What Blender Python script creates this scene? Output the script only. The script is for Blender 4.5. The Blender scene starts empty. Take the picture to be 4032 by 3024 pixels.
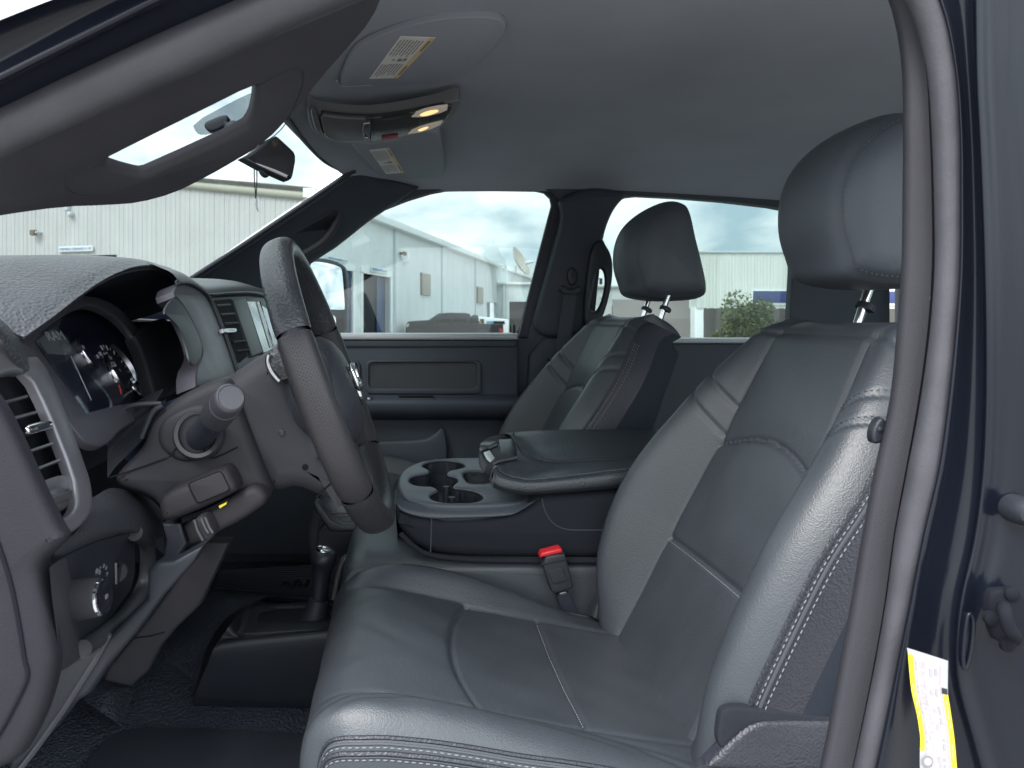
import bpy, math, random
import numpy as np
from mathutils import Vector, Matrix
from mathutils.geometry import tessellate_polygon

S = bpy.context.scene
R = math.radians
# ------------------------------------------------------------------ camera
FPX, U0, V0, CZ = 3030.0, 1570.0, 1250.0, 1.60      # focal length and principal point in photo pixels (4032 wide), eye height
cam = bpy.data.cameras.new('camera'); camo = bpy.data.objects.new('camera', cam)
S.collection.objects.link(camo); S.camera = camo
camo.location = (0, 0, CZ); camo.rotation_euler = (R(90), 0, 0)
cam.sensor_width = 36.0; cam.lens = FPX / 4032 * 36.0
cam.shift_x = (2016 - U0) / 4032; cam.shift_y = -(1512 - V0) / 4032
cam.clip_start = 0.02; cam.clip_end = 3000
cam.dof.use_dof = True; cam.dof.focus_distance = 1.25; cam.dof.aperture_fstop = 13.0
# ------------------------------------------------------------------ sky
SUN_EL, SUN_AZ = R(52), R(205)
w = bpy.data.worlds.new('World'); S.world = w; w.use_nodes = True
nt = w.node_tree; nt.nodes.clear()
out = nt.nodes.new('ShaderNodeOutputWorld'); bg = nt.nodes.new('ShaderNodeBackground')
sky = nt.nodes.new('ShaderNodeTexSky'); sky.sky_type = 'NISHITA'; sky.sun_disc = False
sky.sun_elevation = SUN_EL; sky.sun_rotation = SUN_AZ
tc = nt.nodes.new('ShaderNodeTexCoord'); mp = nt.nodes.new('ShaderNodeMapping'); mp.inputs['Scale'].default_value = (1, 1, 2.2)
mp.inputs['Location'].default_value = (3.1, 0.4, 1.3)
n1 = nt.nodes.new('ShaderNodeTexNoise'); n1.inputs['Scale'].default_value = 7.0; n1.inputs['Detail'].default_value = 7; n1.inputs['Roughness'].default_value = .52
n1.inputs['Distortion'].default_value = .15
rp = nt.nodes.new('ShaderNodeValToRGB')
rp.color_ramp.elements[0].position = .36; rp.color_ramp.elements[0].color = (4.6, 5.9, 6.6, 1)
rp.color_ramp.elements[1].position = .64; rp.color_ramp.elements[1].color = (12.2, 12.4, 12.4, 1)
mx = nt.nodes.new('ShaderNodeMix'); mx.data_type = 'RGBA'; mx.inputs[0].default_value = .88
nt.links.new(tc.outputs['Generated'], mp.inputs[0]); nt.links.new(mp.outputs[0], n1.inputs['Vector'])
nt.links.new(n1.outputs[0], rp.inputs[0]); nt.links.new(sky.outputs[0], mx.inputs[6]); nt.links.new(rp.outputs[0], mx.inputs[7])
# overcast skies brighten steadily from the horizon to the zenith
sx_ = nt.nodes.new('ShaderNodeSeparateXYZ'); nt.links.new(tc.outputs['Generated'], sx_.inputs[0])
mz = nt.nodes.new('ShaderNodeMapRange'); mz.inputs[1].default_value = 0; mz.inputs[2].default_value = 1; mz.inputs[3].default_value = .86; mz.inputs[4].default_value = 1.75
vm = nt.nodes.new('ShaderNodeVectorMath'); vm.operation = 'SCALE'
nt.links.new(sx_.outputs[2], mz.inputs[0]); nt.links.new(mx.outputs[2], vm.inputs[0]); nt.links.new(mz.outputs[0], vm.inputs['Scale'])
nt.links.new(vm.outputs[0], bg.inputs[0]); bg.inputs[1].default_value = .10; nt.links.new(bg.outputs[0], out.inputs[0])
# ------------------------------------------------------------------ overcast sun
sl = bpy.data.lights.new('sun', 'SUN'); sl.energy = 1.5; sl.angle = R(25); sl.color = (1, .97, .93)
so = bpy.data.objects.new('sun', sl); S.collection.objects.link(so)
sdir = Vector((-.46, -.62, .78)).normalized()               # where the light comes from: over the photographer's shoulder
so.rotation_euler = sdir.to_track_quat('Z', 'Y').to_euler()
sky.sun_elevation = math.asin(sdir.z); sky.sun_rotation = math.atan2(sdir.x, sdir.y)
# ------------------------------------------------------------------ exposure
S.view_settings.view_transform = 'Standard'; S.view_settings.look = 'None'
S.view_settings.exposure = 1.45; S.view_settings.gamma = 1.0; S.view_settings.use_curve_mapping = False
S.cycles.max_bounces = 8; S.cycles.diffuse_bounces = 5; S.cycles.glossy_bounces = 4; S.cycles.transparent_max_bounces = 12
S.cycles.use_denoising = True; S.cycles.sample_clamp_indirect = 6; S.cycles.caustics_reflective = False; S.cycles.caustics_refractive = False

# ================================================================== helpers
def P(u, v, Y): return np.array(((u - U0) / FPX * Y, Y, CZ - (v - V0) / FPX * Y))
def zoom(ox, oy, k):
    def fn(*pts):
        r = [(ox + p[0] * k, oy + p[1] * k) + tuple(p[2:]) for p in pts]
        return r if len(r) > 1 else r[0]
    return fn
zA = zoom(0, 0, .6076); zB = zoom(1100, 0, .6076); zC = zoom(0, 900, .4973); zD = zoom(800, 900, .4973)
zE = zoom(1900, 700, .5425); zF = zoom(0, 1600, .5877); zG = zoom(0, 2100, .5877); zH = zoom(1200, 1600, .5877)
zI = zoom(1100, 2000, .8137); zJ = zoom(2300, 1100, .7837); zK = zoom(2700, 2000, .6172); zL = zoom(2400, 0, .7378)
zM = zoom(1200, 740, .4521); zN = zoom(2300, 740, .3617); zO = zoom(1200, 100, .3737); zQ = zoom(1200, 1300, .482)
zR = zoom(709, 236, .9307); zS = zoom(3480, 2480, .3279); z0 = zoom(0, 0, 1.8228)
def P3(pts): return [P(*p) for p in pts]              # (u, v, Y) -> xyz

class Pl:
    def __init__(s, o, ex, ey):
        s.o = np.array(o, float); s.ex = np.array(ex, float); s.ex /= np.linalg.norm(s.ex)
        ey = np.array(ey, float); ey = ey - s.ex * ey.dot(s.ex); s.ey = ey / np.linalg.norm(ey); s.n = np.cross(s.ex, s.ey)
    def hit(s, u, v):
        d = np.array(((u - U0) / FPX, 1, -(v - V0) / FPX)); c = np.array((0, 0, CZ))
        t = (s.o - c).dot(s.n) / d.dot(s.n); p = c + d * t - s.o
        return (p.dot(s.ex), p.dot(s.ey))
    def w(s, x, y, z=0.0): return s.o + s.ex * x + s.ey * y + s.n * z
    def off(s, d): return Pl(s.o + s.n * d, s.ex, s.ey)
def side(Y): return Pl((0, Y, 0), (1, 0, 0), (0, 0, 1))                       # faces the camera
def rear(nx, nz, c): return Pl((nx * c, 0, nz * c), (0, 1, 0), (-nz, 0, nx))   # faces the back of the cab
def ceil(z): return Pl((0, 0, z), (1, 0, 0), (0, -1, 0)) if False else Pl((0, 0, z), (1, 0, 0), (0, 1, 0))

def chaikin(p, k=2, closed=True):
    p = [np.array(q, float) for q in p]
    for _ in range(k):
        q = []; n = len(p)
        rng = range(n) if closed else range(n - 1)
        if not closed: q.append(p[0])
        for i in rng:
            a, b = p[i], p[(i + 1) % n]; q += [a * .75 + b * .25, a * .25 + b * .75]
        if not closed: q.append(p[-1])
        p = q
    return p
def crom(p, n=6, closed=False):
    p = np.array(p, float); m = len(p); outp = []
    segs = m if closed else m - 1
    for i in range(segs):
        if closed: a, b, c, d = p[(i - 1) % m], p[i], p[(i + 1) % m], p[(i + 2) % m]
        else: a, b, c, d = (p[i - 1] if i > 0 else 2 * p[0] - p[1]), p[i], p[i + 1], (p[i + 2] if i + 2 < m else 2 * p[-1] - p[-2])
        for k in range(n):
            t = k / n
            outp.append(.5 * (2 * b + (c - a) * t + (2 * a - 5 * b + 4 * c - d) * t * t + (3 * b - a - 3 * c + d) * t ** 3))
    if not closed: outp.append(p[-1])
    return np.array(outp)
def resample(p, n, closed=False):
    p = np.array(p, float)
    if closed: p = np.vstack([p, p[:1]])
    d = np.r_[0, np.cumsum(np.linalg.norm(np.diff(p, axis=0), axis=1))]
    t = np.linspace(0, d[-1], n, endpoint=not closed)
    return np.stack([np.interp(t, d, p[:, k]) for k in range(p.shape[1])], 1)

COL = S.collection
def link(o, parent=None):
    COL.objects.link(o)
    if parent is not None:
        o.parent = parent; o.matrix_parent_inverse = parent.matrix_world.inverted()
    return o
def thing(name, label, cat, loc=(0, 0, 0), group=None):
    o = bpy.data.objects.new(name, None); o.empty_display_size = .05
    o.matrix_world = Matrix.Translation(Vector(loc)); o.location = loc
    COL.objects.link(o); o['label'] = label; o['category'] = cat
    if group: o['group'] = group
    bpy_things.append(o); return o
bpy_things = []
def tag(o, label=None, cat=None, group=None, kind=None):
    if label: o['label'] = label
    if cat: o['category'] = cat
    if group: o['group'] = group
    if kind: o['kind'] = kind
    return o
def mesh(name, V, F, mat, parent=None, smooth=True, sharp=40):
    me = bpy.data.meshes.new(name)
    me.from_pydata([tuple(map(float, v)) for v in V], [], [tuple(map(int, f)) for f in F])
    me.validate(); me.update()
    if smooth:
        me.polygons.foreach_set('use_smooth', [True] * len(me.polygons))
        if sharp: me.set_sharp_from_angle(angle=R(sharp))
    me.materials.append(mat)
    return link(bpy.data.objects.new(name, me), parent)
class MB:
    """collects shapes that make up ONE part"""
    def __init__(s): s.V = []; s.F = []
    def add(s, V, F):
        o = len(s.V); s.V += [tuple(v) for v in V]; s.F += [tuple(i + o for i in f) for f in F]; return s
    def build(s, name, mat, parent=None, **k): return mesh(name, s.V, s.F, mat, parent, **k)
def area2(p):
    return .5 * sum(p[i][0] * p[(i + 1) % len(p)][1] - p[(i + 1) % len(p)][0] * p[i][1] for i in range(len(p)))
def inset(p, d):
    n = len(p); q = []
    for i in range(n):
        a, b, c = np.array(p[i - 1]), np.array(p[i]), np.array(p[(i + 1) % n])
        e1, e2 = b - a, c - b; l1, l2 = np.linalg.norm(e1) + 1e-9, np.linalg.norm(e2) + 1e-9
        m1, m2 = np.array((-e1[1], e1[0])) / l1, np.array((-e2[1], e2[0])) / l2
        m = m1 + m2; k = m.dot(m)
        m = m * (2 / k if k > .3 else 2 / .3); q.append(b + m * d / 1.0 * 1.0)
    return q
def slab_geo(pl, outer, holes=(), t=.01, b=.002, back=True, steps=3):
    loops = []
    for k, lp in enumerate([outer] + list(holes)):
        lp = [np.array(q[:2], float) for q in lp]
        if (area2(lp) > 0) != (k == 0): lp = lp[::-1]
        loops.append(lp)
    V, F = [], []; fronts = []; backs = []
    for lp in loops:
        n = len(lp); rings = []
        levels = []
        if b > 0:
            for s in range(steps + 1):
                a = math.pi / 2 * s / steps
                levels.append((b * (1 - math.sin(a)) if False else b * (1 - math.cos(a)), -b * (1 - math.sin(a))))
            levels = levels[::-1]          # from front (inset b, z 0) to side (inset 0, z -b)
        else: levels = [(0, 0)]
        levels.append((0, -t))
        for (ins, z) in levels:
            q = inset(lp, ins) if ins > 1e-9 else lp
            st = len(V); V += [pl.w(x[0], x[1], z) for x in q]; rings.append((st, q))
        for (s0, _), (s1, _) in zip(rings[:-1], rings[1:]):
            for i in range(n):
                j = (i + 1) % n; F.append((s0 + i, s1 + i, s1 + j, s0 + j))
        fronts.append(rings[0]); backs.append(rings[-1])
    for (sets, flip) in ((fronts, False), (backs, True)):
        if flip and not back: continue
        polys = [[Vector((q[0], q[1], 0)) for q in r[1]] for r in sets]
        idx = [r[0] + i for r in sets for i in range(len(r[1]))]
        for tri in tessellate_polygon(polys):
            a, b_, c = tri
            pa, pb, pc = [np.array(sum(polys, [])[k][:2]) for k in (a, b_, c)] if False else (None, None, None)
            F.append((idx[a], idx[b_], idx[c]))
    # orient caps
    V = np.array(V); FF = []
    for f in F:
        if len(f) == 3:
            nrm = np.cross(V[f[1]] - V[f[0]], V[f[2]] - V[f[0]]); zc = (V[f[0]] - pl.o).dot(pl.n)
            want = 1 if zc > -t * .5 else -1
            if nrm.dot(pl.n) * want < 0: f = f[::-1]
        FF.append(f)
    return V, FF
def slab(name, pl, uv, mat, parent=None, holes=(), t=.01, b=.002, ck=0, raw=False, hk=None, sharp=40):
    f = (lambda L: [np.array(q) for q in L]) if raw else (lambda L: [np.array(pl.hit(*q[:2])) for q in L])
    o = f(uv); o = chaikin(o, ck) if ck else o
    hs = [chaikin(f(h), ck if hk is None else hk) for h in holes]
    V, F = slab_geo(pl, o, hs, t, b)
    return mesh(name, V, F, mat, parent, sharp=sharp)
def grid_geo(rows, nu=6, nv=6, cu=False, cv=False, thick=0.0):
    """rows of control points -> Catmull-Rom surface; rows run along v, points in a row along u"""
    A = np.array(rows, float)
    A = np.stack([crom(r, nu, cu) for r in A], 0)
    A = np.stack([crom(A[:, j], nv, cv) for j in range(A.shape[1])], 1)
    return surf_geo(A, cu, cv, thick)
def surf_geo(A, cu=False, cv=False, thick=0.0):
    nr, nc = A.shape[:2]; V = A.reshape(-1, 3); F = []
    for i in range(nr if cv else nr - 1):
        for j in range(nc if cu else nc - 1):
            F.append((i * nc + j, i * nc + (j + 1) % nc, ((i + 1) % nr) * nc + (j + 1) % nc, ((i + 1) % nr) * nc + j))
    if thick:
        du = np.gradient(A, axis=1); dv = np.gradient(A, axis=0); N = np.cross(du, dv); N /= np.linalg.norm(N, axis=2, keepdims=True) + 1e-12
        B = A - N * thick; o = len(V); V = np.vstack([V, B.reshape(-1, 3)])
        F += [tuple(o + k for k in f[::-1]) for f in list(F)]
        if not cu and not cv:
            bd = [j for j in range(nc)] + [i * nc + nc - 1 for i in range(1, nr)] + [(nr - 1) * nc + j for j in range(nc - 2, -1, -1)] + [i * nc for i in range(nr - 2, 0, -1)]
            for a, b in zip(bd, bd[1:] + bd[:1]): F.append((b, a, a + o, b + o))
    return V, F
def grid(name, rows, mat, parent=None, nu=6, nv=6, cu=False, cv=False, thick=0.0, sharp=0):
    V, F = grid_geo(rows, nu, nv, cu, cv, thick); return mesh(name, V, F, mat, parent, sharp=sharp)
def tube_geo(path, r, closed=False, n=10, sc=(1, 1), up=(0, 0, 1), caps=True):
    p = np.array(path, float); m = len(p)
    rr = np.full(m, r) if np.isscalar(r) else np.array(r, float)
    T = np.zeros_like(p)
    for i in range(m):
        a = p[(i - 1) % m] if (closed or i > 0) else p[i]; b = p[(i + 1) % m] if (closed or i < m - 1) else p[i]
        T[i] = (b - a) / (np.linalg.norm(b - a) + 1e-12)
    upv = np.array(up, float); x = np.cross(upv, T[0]);
    if np.linalg.norm(x) < 1e-4: x = np.cross((1, 0, 0), T[0])
    x /= np.linalg.norm(x); V = []
    for i in range(m):
        x = x - T[i] * x.dot(T[i]); x /= np.linalg.norm(x) + 1e-12; y = np.cross(T[i], x)
        for k in range(n):
            a = 2 * math.pi * k / n; V.append(p[i] + rr[i] * (math.cos(a) * sc[0] * x + math.sin(a) * sc[1] * y))
    F = []
    for i in range(m if closed else m - 1):
        j = (i + 1) % m
        for k in range(n): F.append((i * n + k, i * n + (k + 1) % n, j * n + (k + 1) % n, j * n + k))
    if not closed and caps: F.append(tuple(range(n))[::-1]); F.append(tuple((m - 1) * n + k for k in range(n)))
    return V, F
def tube(name, path, r, mat, parent=None, closed=False, n=10, sc=(1, 1), up=(0, 0, 1), sharp=50):
    V, F = tube_geo(path, r, closed, n, sc, up); return mesh(name, V, F, mat, parent, sharp=sharp)
def lathe_geo(o, axis, prof, n=28, up=(0, 0, 1)):
    """prof: (radius, height along axis)"""
    ax = np.array(axis, float); ax /= np.linalg.norm(ax); x = np.cross(up, ax)
    if np.linalg.norm(x) < 1e-3: x = np.cross((0, 1, 0), ax)
    x /= np.linalg.norm(x); y = np.cross(ax, x); V = []; F = []
    for (r, h) in prof:
        for k in range(n):
            a = 2 * math.pi * k / n; V.append(np.array(o) + ax * h + r * (math.cos(a) * x + math.sin(a) * y))
    for i in range(len(prof) - 1):
        for k in range(n): F.append((i * n + k, i * n + (k + 1) % n, (i + 1) * n + (k + 1) % n, (i + 1) * n + k))
    F.append(tuple(range(n))[::-1]); F.append(tuple((len(prof) - 1) * n + k for k in range(n)))
    return V, F
def lathe(name, o, axis, prof, mat, parent=None, n=28, sharp=40):
    V, F = lathe_geo(o, axis, prof, n); return mesh(name, V, F, mat, parent, sharp=sharp)
def box_geo(a, b, bev=0.0):
    x0, y0, z0 = a; x1, y1, z1 = b
    pl = Pl((0, y0, 0), (1, 0, 0), (0, 0, 1))
    return slab_geo(pl, [(x0, z0), (x1, z0), (x1, z1), (x0, z1)], (), y1 - y0, bev)
def box(name, a, b, mat, parent=None, bev=0.002):
    V, F = box_geo(a, b, bev); return mesh(name, V, F, mat, parent, sharp=40)
def text(name, body, pl, x, y, size, mat, parent=None, z=.0006, ext=.0002, align='CENTER', rot=0.0, sx=1.0, shear=0.0):
    cu = bpy.data.curves.new(name, 'FONT'); cu.body = body; cu.size = size; cu.align_x = align; cu.align_y = 'CENTER'; cu.extrude = ext
    cu.resolution_u = 2; cu.shear = shear
    o = bpy.data.objects.new(name, cu); COL.objects.link(o)
    dg = bpy.context.evaluated_depsgraph_get(); me = bpy.data.meshes.new_from_object(o.evaluated_get(dg))
    COL.objects.unlink(o); bpy.data.objects.remove(o)
    c, s = math.cos(rot), math.sin(rot); V = []
    for v in me.vertices:
        a, b = v.co.x * sx, v.co.y; V.append(pl.w(x + a * c - b * s, y + a * s + b * c, z + v.co.z))
    F = [tuple(p.vertices) for p in me.polygons]
    bpy.data.meshes.remove(me)
    return mesh(name, V, F, mat, parent, smooth=False)

# ================================================================== materials
MATS = {}
def mat(name, col, rough=.5, metal=0.0, bump=None, var=0.0, vscale=8.0, spec=.5, coat=0.0, emis=None, es=1.0, sheen=0.0, aniso=None):
    if name in MATS: return MATS[name]
    m = bpy.data.materials.new(name); m.use_nodes = True; t = m.node_tree; b = t.nodes['Principled BSDF']
    b.inputs['Base Color'].default_value = (*col, 1); b.inputs['Roughness'].default_value = rough; b.inputs['Metallic'].default_value = metal
    b.inputs['Specular IOR Level'].default_value = spec; b.inputs['Coat Weight'].default_value = coat; b.inputs['Coat Roughness'].default_value = .05
    if sheen: b.inputs['Sheen Weight'].default_value = sheen; b.inputs['Sheen Roughness'].default_value = .5
    tcn = t.nodes.new('ShaderNodeTexCoord')
    if var:
        n = t.nodes.new('ShaderNodeTexNoise'); n.inputs['Scale'].default_value = vscale; n.inputs['Detail'].default_value = 5
        t.links.new(tcn.outputs['Object'], n.inputs['Vector'])
        r = t.nodes.new('ShaderNodeValToRGB'); r.color_ramp.elements[0].position = .3; r.color_ramp.elements[1].position = .7
        r.color_ramp.elements[0].color = (*[c * (1 - var) for c in col], 1); r.color_ramp.elements[1].color = (*[min(1, c * (1 + var)) for c in col], 1)
        t.links.new(n.outputs[0], r.inputs[0]); t.links.new(r.outputs[0], b.inputs['Base Color'])
        mr = t.nodes.new('ShaderNodeMapRange'); mr.inputs[3].default_value = max(.02, rough - .07); mr.inputs[4].default_value = min(1, rough + .07)
        t.links.new(n.outputs[0], mr.inputs[0]); t.links.new(mr.outputs[0], b.inputs['Roughness'])
    if bump:
        kind, sc, st, di = bump
        if kind == 'leather':
            v = t.nodes.new('ShaderNodeTexVoronoi'); v.inputs['Scale'].default_value = sc; v.feature = 'SMOOTH_F1'; v.inputs['Smoothness'].default_value = .6
            n = t.nodes.new('ShaderNodeTexNoise'); n.inputs['Scale'].default_value = sc * .35; n.inputs['Detail'].default_value = 4
            a = t.nodes.new('ShaderNodeMath'); a.operation = 'ADD'
            t.links.new(tcn.outputs['Object'], v.inputs['Vector']); t.links.new(tcn.outputs['Object'], n.inputs['Vector'])
            t.links.new(v.outputs['Distance'], a.inputs[0]); t.links.new(n.outputs[0], a.inputs[1]); src = a.outputs[0]
        elif kind == 'grain':
            n = t.nodes.new('ShaderNodeTexNoise'); n.inputs['Scale'].default_value = sc; n.inputs['Detail'].default_value = 2
            t.links.new(tcn.outputs['Object'], n.inputs['Vector']); src = n.outputs[0]
        elif kind == 'weave':
            n = t.nodes.new('ShaderNodeTexWave'); n.inputs['Scale'].default_value = sc; n.bands_direction = 'DIAGONAL'
            n.inputs['Distortion'].default_value = .3
            t.links.new(tcn.outputs['Object'], n.inputs['Vector']); src = n.outputs[0]
        elif kind in ('ribX', 'ribY', 'ribZ'):
            n = t.nodes.new('ShaderNodeTexWave'); n.inputs['Scale'].default_value = sc; n.bands_direction = kind[-1]
            t.links.new(tcn.outputs['Object'], n.inputs['Vector']); src = n.outputs[0]
        bp = t.nodes.new('ShaderNodeBump'); bp.inputs['Strength'].default_value = st; bp.inputs['Distance'].default_value = di
        t.links.new(src, bp.inputs['Height']); t.links.new(bp.outputs[0], b.inputs['Normal'])
    if emis:
        b.inputs['Emission Color'].default_value = (*emis, 1); b.inputs['Emission Strength'].default_value = es
    MATS[name] = m; return m
def glass(name, tint, refl=.9, ior=1.45, rough=0.0):
    if name in MATS: return MATS[name]
    m = bpy.data.materials.new(name); m.use_nodes = True; t = m.node_tree; t.nodes.clear()
    o = t.nodes.new('ShaderNodeOutputMaterial'); tr = t.nodes.new('ShaderNodeBsdfTransparent'); tr.inputs[0].default_value = (*tint, 1)
    g = t.nodes.new('ShaderNodeBsdfGlossy'); g.inputs['Roughness'].default_value = rough; g.inputs[0].default_value = (1, 1, 1, 1)
    fr = t.nodes.new('ShaderNodeLayerWeight'); fr.inputs[0].default_value = .5
    pw = t.nodes.new('ShaderNodeMath'); pw.operation = 'POWER'; pw.inputs[1].default_value = 5
    ml = t.nodes.new('ShaderNodeMath'); ml.operation = 'MULTIPLY_ADD'; ml.inputs[1].default_value = refl; ml.inputs[2].default_value = .04
    mxs = t.nodes.new('ShaderNodeMixShader')
    t.links.new(fr.outputs['Facing'], pw.inputs[0]); t.links.new(pw.outputs[0], ml.inputs[0]); t.links.new(ml.outputs[0], mxs.inputs[0]); t.links.new(tr.outputs[0], mxs.inputs[1]); t.links.new(g.outputs[0], mxs.inputs[2])
    t.links.new(mxs.outputs[0], o.inputs[0]); MATS[name] = m; return m

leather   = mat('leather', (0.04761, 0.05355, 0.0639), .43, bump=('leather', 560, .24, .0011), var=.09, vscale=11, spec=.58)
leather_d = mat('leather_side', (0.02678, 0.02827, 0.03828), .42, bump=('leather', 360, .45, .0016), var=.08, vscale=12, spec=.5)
leather_c = mat('leather_console', (0.03344, 0.03886, 0.04659), .34, bump=('leather', 400, .35, .0013), spec=.6)
leather_h = mat('leather_headrest', (0.06613, 0.07538, 0.09022), .5, bump=('leather', 480, .2, .001), var=.05, vscale=14, spec=.4)
fabric    = mat('fabric', (0.024, 0.02666, 0.0344), .85, bump=('weave', 300, .5, .001), spec=.2)
fabric_b  = mat('fabric_back', (0.0256, 0.0304, 0.04256), .85, bump=('weave', 260, .3, .001), spec=.2)
liner     = mat('headliner_cloth', (0.3492, 0.3665, 0.4167), .95, bump=('grain', 700, .35, .0015), var=.05, vscale=5, spec=.1)
visorc    = mat('visor_cloth', (0.3135, 0.3294, 0.3756), .9, bump=('grain', 700, .3, .0015), spec=.15)
plastic   = mat('plastic_grained', (0.03136, 0.03327, 0.03992), .50, bump=('grain', 800, .30, .0014), var=.07, vscale=18, spec=.45)
plastic_l = mat('plastic_light', (0.0563, 0.05532, 0.0661), .42, bump=('grain', 900, .18, .0012), var=.06, vscale=14, spec=.5)
plastic_d = mat('plastic_dark', (0.01755, 0.02023, 0.02808), .45, bump=('grain', 800, .25, .0012), spec=.45)  # bluish shadow cast mixed into the base colour
plastic_t = mat('pillar_trim', (0.04144, 0.04026, 0.04848), .58, bump=('grain', 600, .25, .0014), var=.08, vscale=10, spec=.25)
softpad   = mat('dash_pad', (0.04376, 0.04492, 0.05368), .40, bump=('leather', 230, .65, .0024), var=.06, vscale=16, spec=.55)
silver    = mat('silver_paint', (0.1632, 0.1598, 0.1768), .34, metal=.5, var=.05, vscale=30)
chrome    = mat('chrome', (.86, .87, .88), .09, metal=1.0)
satin     = mat('satin_metal', (.5, .5, .52), .28, metal=1.0)
gloss     = mat('piano_black', (0.012, 0.013, 0.018), .08, spec=.6)
paint     = mat('black_paint', (0.007, 0.00875, 0.0154), .2, spec=.35)
rubber    = mat('rubber_seal', (0.05161, 0.05027, 0.06006), .5, bump=('grain', 300, .2, .0015), var=.18, vscale=20, spec=.45)
rubber_d  = mat('rubber_dark', (0.0221, 0.0255, 0.0374), .55, spec=.4)
vinyl     = mat('floor_vinyl', (0.065, 0.07372, 0.0968), .36, bump=('leather', 180, 1.0, .0035), spec=.6)
carpet    = mat('dark_lining', (.030, .040, .072), .9, spec=.15)  # navy tint puts the bluish cast of shadows into the colour
thread    = mat('thread', (0.2167, 0.2231, 0.2422), .7)
thread_d  = mat('thread_dark', (.06, .065, .08), .7)
groove    = mat('gap', (.012, .013, .018), .8, spec=.1)
sidetrim  = mat('side_trim', (0.04635, 0.05468, 0.0708), .6, bump=('grain', 700, .15, .001), var=.04, vscale=9, spec=.35)
red       = mat('red_plastic', (.75, .03, .04), .35)
paper     = mat('label_paper', (0.75, 0.705, 0.69), .7)
paper_w   = mat('label_white', (0.4292, 0.4218, 0.4292), .45, coat=.3)
ink       = mat('label_ink', (.22, .21, .22), .8)
amberp    = mat('label_amber', (0.7, 0.532, 0.28), .7)
yellow    = mat('label_yellow', (.85, .68, .03), .5)
glass_s   = glass('side_glass', (0.601, 0.6557, 0.6518), .8)
glass_w   = glass('windshield_glass', (0.4477, 0.4816, 0.4748), .3)
# ================================================================== ground and cab shell
ground = mat('concrete_lot', (.27, .26, .245), .9, bump=('grain', 6, .3, .02), var=.12, vscale=.6)
gp = [[(x, y, (0 if y < 12 else min(.0, 0))) for x in (-900, -60, 0, 60, 900)] for y in (-900, -40, 0, 12, 60, 1200)]
tag(mesh('ground', *surf_geo(np.array(gp, float)), ground), kind='structure')

cab = thing('truck_cab', 'black pickup truck cab with dark grey lining, door opening pillars around the picture edge', 'truck cab', (.4, 1.5, .6))
# headliner
def xf(Y): return -.135 - .135 * max(0, 1 - ((Y - 1.525) / .68) ** 2)
HY = [.76, .85, 1.0, 1.2, 1.525, 1.85, 2.05, 2.2, 2.27, 2.31]
HZ = [1.955, 2.015, 2.05, 2.068, 2.075, 2.065, 2.048, 2.022, 2.0, 1.978]
rows = []
for s, dz in ((0, -.035), (.03, -.018), (.08, -.004), (.2, 0), (.36, .0), (.5, -.01), (.75, -.045), (1, -.10)):
    rows.append([(xf(y) + (1.6 - xf(y)) * s, y, z + dz * (1.0 if .8 < y < 2.25 else .8)) for y, z in zip(HY, HZ)])
grid('headliner', rows, liner, cab, 4, 5, thick=.012)
# roof skin above, so that no light leaks through
rows2 = [[(x, y, z) for y, z in ((.71, 1.985), (.82, 2.06), (1.525, 2.12), (2.24, 2.06), (2.365, 2.006))] for x in (-9, .2, .9, 1.65)]
rows2[0] = [(xf(min(max(q[1], .86), 2.19)) + .004, q[1], q[2] - .012) for q in rows2[0]]
grid('roof', rows2, paint, cab, 5, 4, thick=.01)
# far side trim wall with window openings
wall = side(2.30)
fw_hole = zM((-220, 700), (0, 655), (120, 590), (260, 505), (400, 395), (520, 280), (640, 200), (900, 98), (1100, 38), (1230, 13), (1500, 6)) + \
          zE((430, 78), (500, 98), (560, 160), (578, 240), (540, 400), (430, 800), (330, 1165)) + zM((300, 1290), (-220, 1290))
rw_hole = zN((95, 1650), (205, 560), (225, 470), (260, 330), (300, 220), (370, 135), (450, 98), (560, 84), (1000, 104), (1500, 142), (2000, 196), (2200, 230)) + [(3118, 860), (3125, 1000), (3105, 1335)]
outer = [(-.78, .82), (1.47, .82), (1.47, 1.99), (.9, 2.03), (-.05, 2.03), (-.14, 1.995), (-.30, 1.89), (-.62, 1.66), (-.78, 1.60)]
f2 = lambda L: [np.array(wall.hit(*q[:2])) for q in L]
V, F = slab_geo(wall, outer, [f2(fw_hole), f2(rw_hole)], .03, .006)
mesh('side_lining', V, F, sidetrim, cab, sharp=35)
# pillar trim between the two windows, proud of the lining
slab('centre_pillar_cover', side(2.275), zE((545, 150), (585, 240), (560, 400), (440, 800), (345, 1158), (700, 1158), (770, 1010), (840, 660), (878, 440), (935, 270), (1000, 170), (1090, 100), (760, 60)), sidetrim, cab, t=.04, b=.015, ck=2)
slab('lower_pillar_cover', side(2.272), zE((352, 1163), (760, 1163), (720, 1400), (640, 1900), (560, 2300), (290, 2300), (320, 1659)), sidetrim, cab, t=.04, b=.01, ck=1)
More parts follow.
